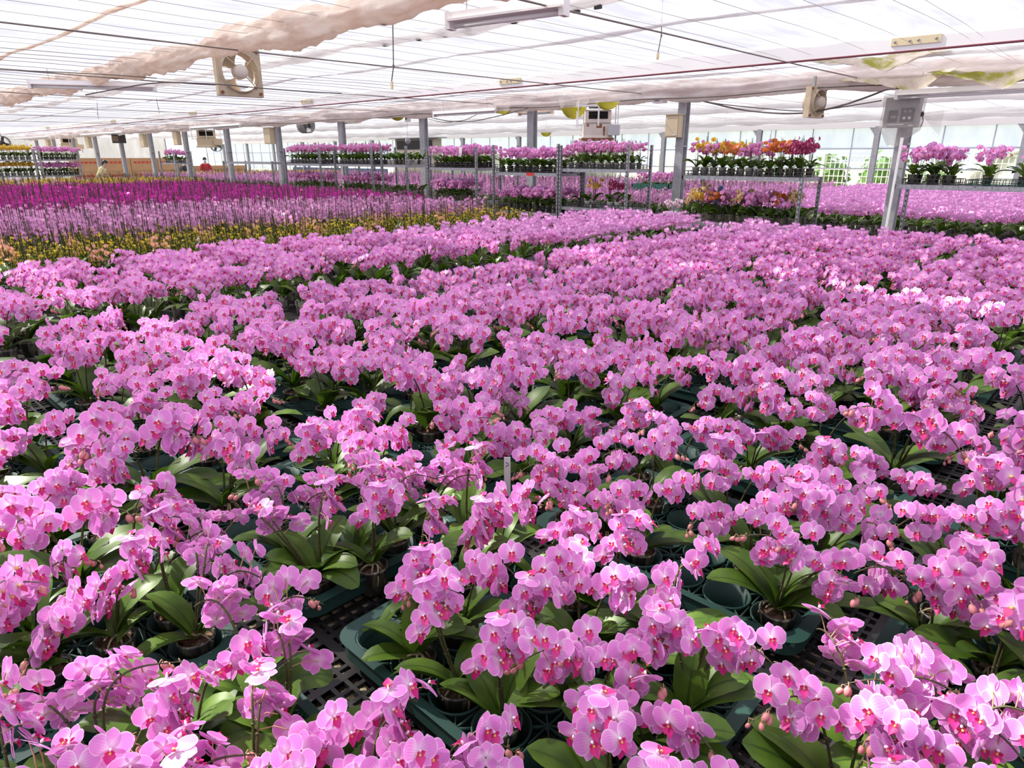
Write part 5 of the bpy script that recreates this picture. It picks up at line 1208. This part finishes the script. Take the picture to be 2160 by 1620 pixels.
def person(loc, yaw, label, shirt, mask=False, bend=0.0, long_hair=False):
    """standing figure: one skinned body, with shirt, hair and mask as its parts"""
    r = empty('person', loc, yaw); tag(r, label, 'person')
    hipz, sh = .90, 1.36
    B = lambda x, y, z: (x, y - math.sin(bend) * max(0, z - hipz), hipz + (z - hipz) * math.cos(bend) if z > hipz else z)
    J = {'pelvis': B(0, 0, .92), 'waist': B(0, 0, 1.08), 'chest': B(0, .0, 1.26), 'neck0': B(0, 0, 1.40), 'neck': B(0, -.01, 1.47), 'jaw': B(0, -.03, 1.52), 'head': B(0, -.015, 1.60), 'crown': B(0, 0, 1.67)}
    E = [('pelvis', 'waist'), ('waist', 'chest'), ('chest', 'neck0'), ('neck0', 'neck'), ('neck', 'jaw'), ('jaw', 'head'), ('head', 'crown')]
    Rd = {'pelvis': (.15, .11), 'waist': (.135, .10), 'chest': (.155, .11), 'neck0': (.085, .075), 'neck': (.052, .055), 'jaw': (.058, .068), 'head': (.074, .092), 'crown': (.05, .06)}
    for s, k in ((-1, 'l'), (1, 'r')):
        J[k + 'sh'] = B(s * .17, 0, 1.36); J[k + 'el'] = B(s * .24, -.06, 1.10); J[k + 'wr'] = B(s * .15, -.28, 1.05); J[k + 'ha'] = B(s * .12, -.36, 1.04)
        J[k + 'hp'] = (s * .09, 0, .86); J[k + 'kn'] = (s * .10, -.015, .48); J[k + 'an'] = (s * .10, .02, .09); J[k + 'to'] = (s * .11, -.13, .035)
        E += [('neck0', k + 'sh'), (k + 'sh', k + 'el'), (k + 'el', k + 'wr'), (k + 'wr', k + 'ha'), ('pelvis', k + 'hp'), (k + 'hp', k + 'kn'), (k + 'kn', k + 'an'), (k + 'an', k + 'to')]
        Rd.update({k + 'sh': (.06, .06), k + 'el': (.043, .043), k + 'wr': (.029, .029), k + 'ha': (.036, .02), k + 'hp': (.085, .085), k + 'kn': (.058, .058), k + 'an': (.042, .042), k + 'to': (.04, .03)})
        for q, (dx, ln) in enumerate(((-.024, .062), (-.008, .075), (.008, .07), (.024, .055))):
            f_ = f'{k}f{q}'; J[f_] = tuple(np.array(J[k + 'ha']) + [s * dx, -ln, -.025]); E.append((k + 'ha', f_)); Rd[f_] = (.009, .009)
        J[k + 'th'] = tuple(np.array(J[k + 'wr']) + [-s * .045, -.06, -.01]); E.append((k + 'wr', k + 'th')); Rd[k + 'th'] = (.010, .010)
    def skin(name, keys, grow, mat):
        ks = list(keys); ix = {k: i for i, k in enumerate(ks)}; me = bpy.data.meshes.new(name)
        me.from_pydata([J[k] for k in ks], [(ix[a], ix[b]) for a, b in E if a in ix and b in ix], []); me.materials.append(mat)
        o = put(name, me, r); o.modifiers.new('skin', 'SKIN'); bpy.context.view_layer.update()
        for i, k in enumerate(ks): me.skin_vertices[0].data[i].radius = (Rd[k][0] + grow, Rd[k][1] + grow); me.skin_vertices[0].data[i].use_root = (i == 0)
        m = o.modifiers.new('subd', 'SUBSURF'); m.levels = 1; m.render_levels = 2
        for p in me.polygons: p.use_smooth = True
        return o
    skin('body', J.keys(), 0, SKIN)
    skin('shirt', ['pelvis', 'waist', 'chest', 'lsh', 'lel', 'rsh', 'rel', 'neck0'], .014, shirt)
    skin('trousers', ['pelvis', 'lhp', 'lkn', 'lan', 'rhp', 'rkn', 'ran'], .012, NAVY)
    hd = np.array(J['head']); t = ell(hd + [0, .018, .035], (.088, .10, .088), 14, 9)
    hair = [t]
    if long_hair: hair.append(ell(hd + [0, .10, -.02], (.035, .05, .11), 8, 6))
    obj('hair', cat(hair), HAIR, r, smooth=True)
    face_ = [ell(hd + [0, -.105, -.012], (.013, .02, .02), 8, 5)]; obj('nose', cat(face_), SKIN, r, smooth=True)
    obj('eye', cat([ell(hd + [s * .03, -.090, .012], (.012, .006, .007), 8, 5) for s in (-1, 1)]), HAIR, r, smooth=True)
    obj('ear', cat([ell(hd + [s * .082, .0, -.005], (.01, .022, .032), 8, 5) for s in (-1, 1)]), SKIN, r, smooth=True)
    if mask: obj('face_mask', ell(hd + [0, -.075, -.05], (.062, .045, .05), 12, 8), MASKM, r, smooth=True)
    else: obj('mouth', ell(hd + [0, -.088, -.055], (.022, .008, .006), 8, 5), REDPRINT, r, smooth=True)
    return r
p = ony(200, 343, 30.5); person((p[0], p[1], 0), turn(p[0], p[1]) + 1.2, 'person in a pale yellow shirt bending over the far rows before the cardboard boxes', YSHIRT, False, .55, True)
p = ony(432, 340, 32.5); person((p[0], p[1], 0), turn(p[0], p[1]) + .2, 'person in red with a face mask standing left of the grey column by the windows', RSHIRT, True, .0)
p = ony(378, 346, 30.0); person((p[0], p[1], 0), turn(p[0], p[1]) + 2.2, 'person in black working below the short far shelf rack', BSHIRT, False, .45)
# plant tags stuck between the near pots
for i, (px, py, z, a, lab_) in enumerate(((1070, 985, .93, .3, 'white plant tag with a dark loop in the middle of the near bed'), (1580, 730, .98, 1.1, 'white plant tag lying among the leaves right of the middle'), (1075, 1108, .90, .8, 'pale plant tag between two pink clusters near the middle'))):
    p = at(px, py, z); r = empty('plant_tag', tuple(p), face(p[0], p[1])); tag(r, lab_, 'tag', 'plant tags')
    obj('strip', box2((-.009, -.0006, -.09), (.009, .0006, .03)), PAPER, r); obj('pen_stroke', cat([box((0, -.0012, .012), (.010, .0006, .0016), 0, Ry(.6)), box((0, -.0012, .004), (.010, .0006, .0016), 0, Ry(-.5))]), DARK, r)
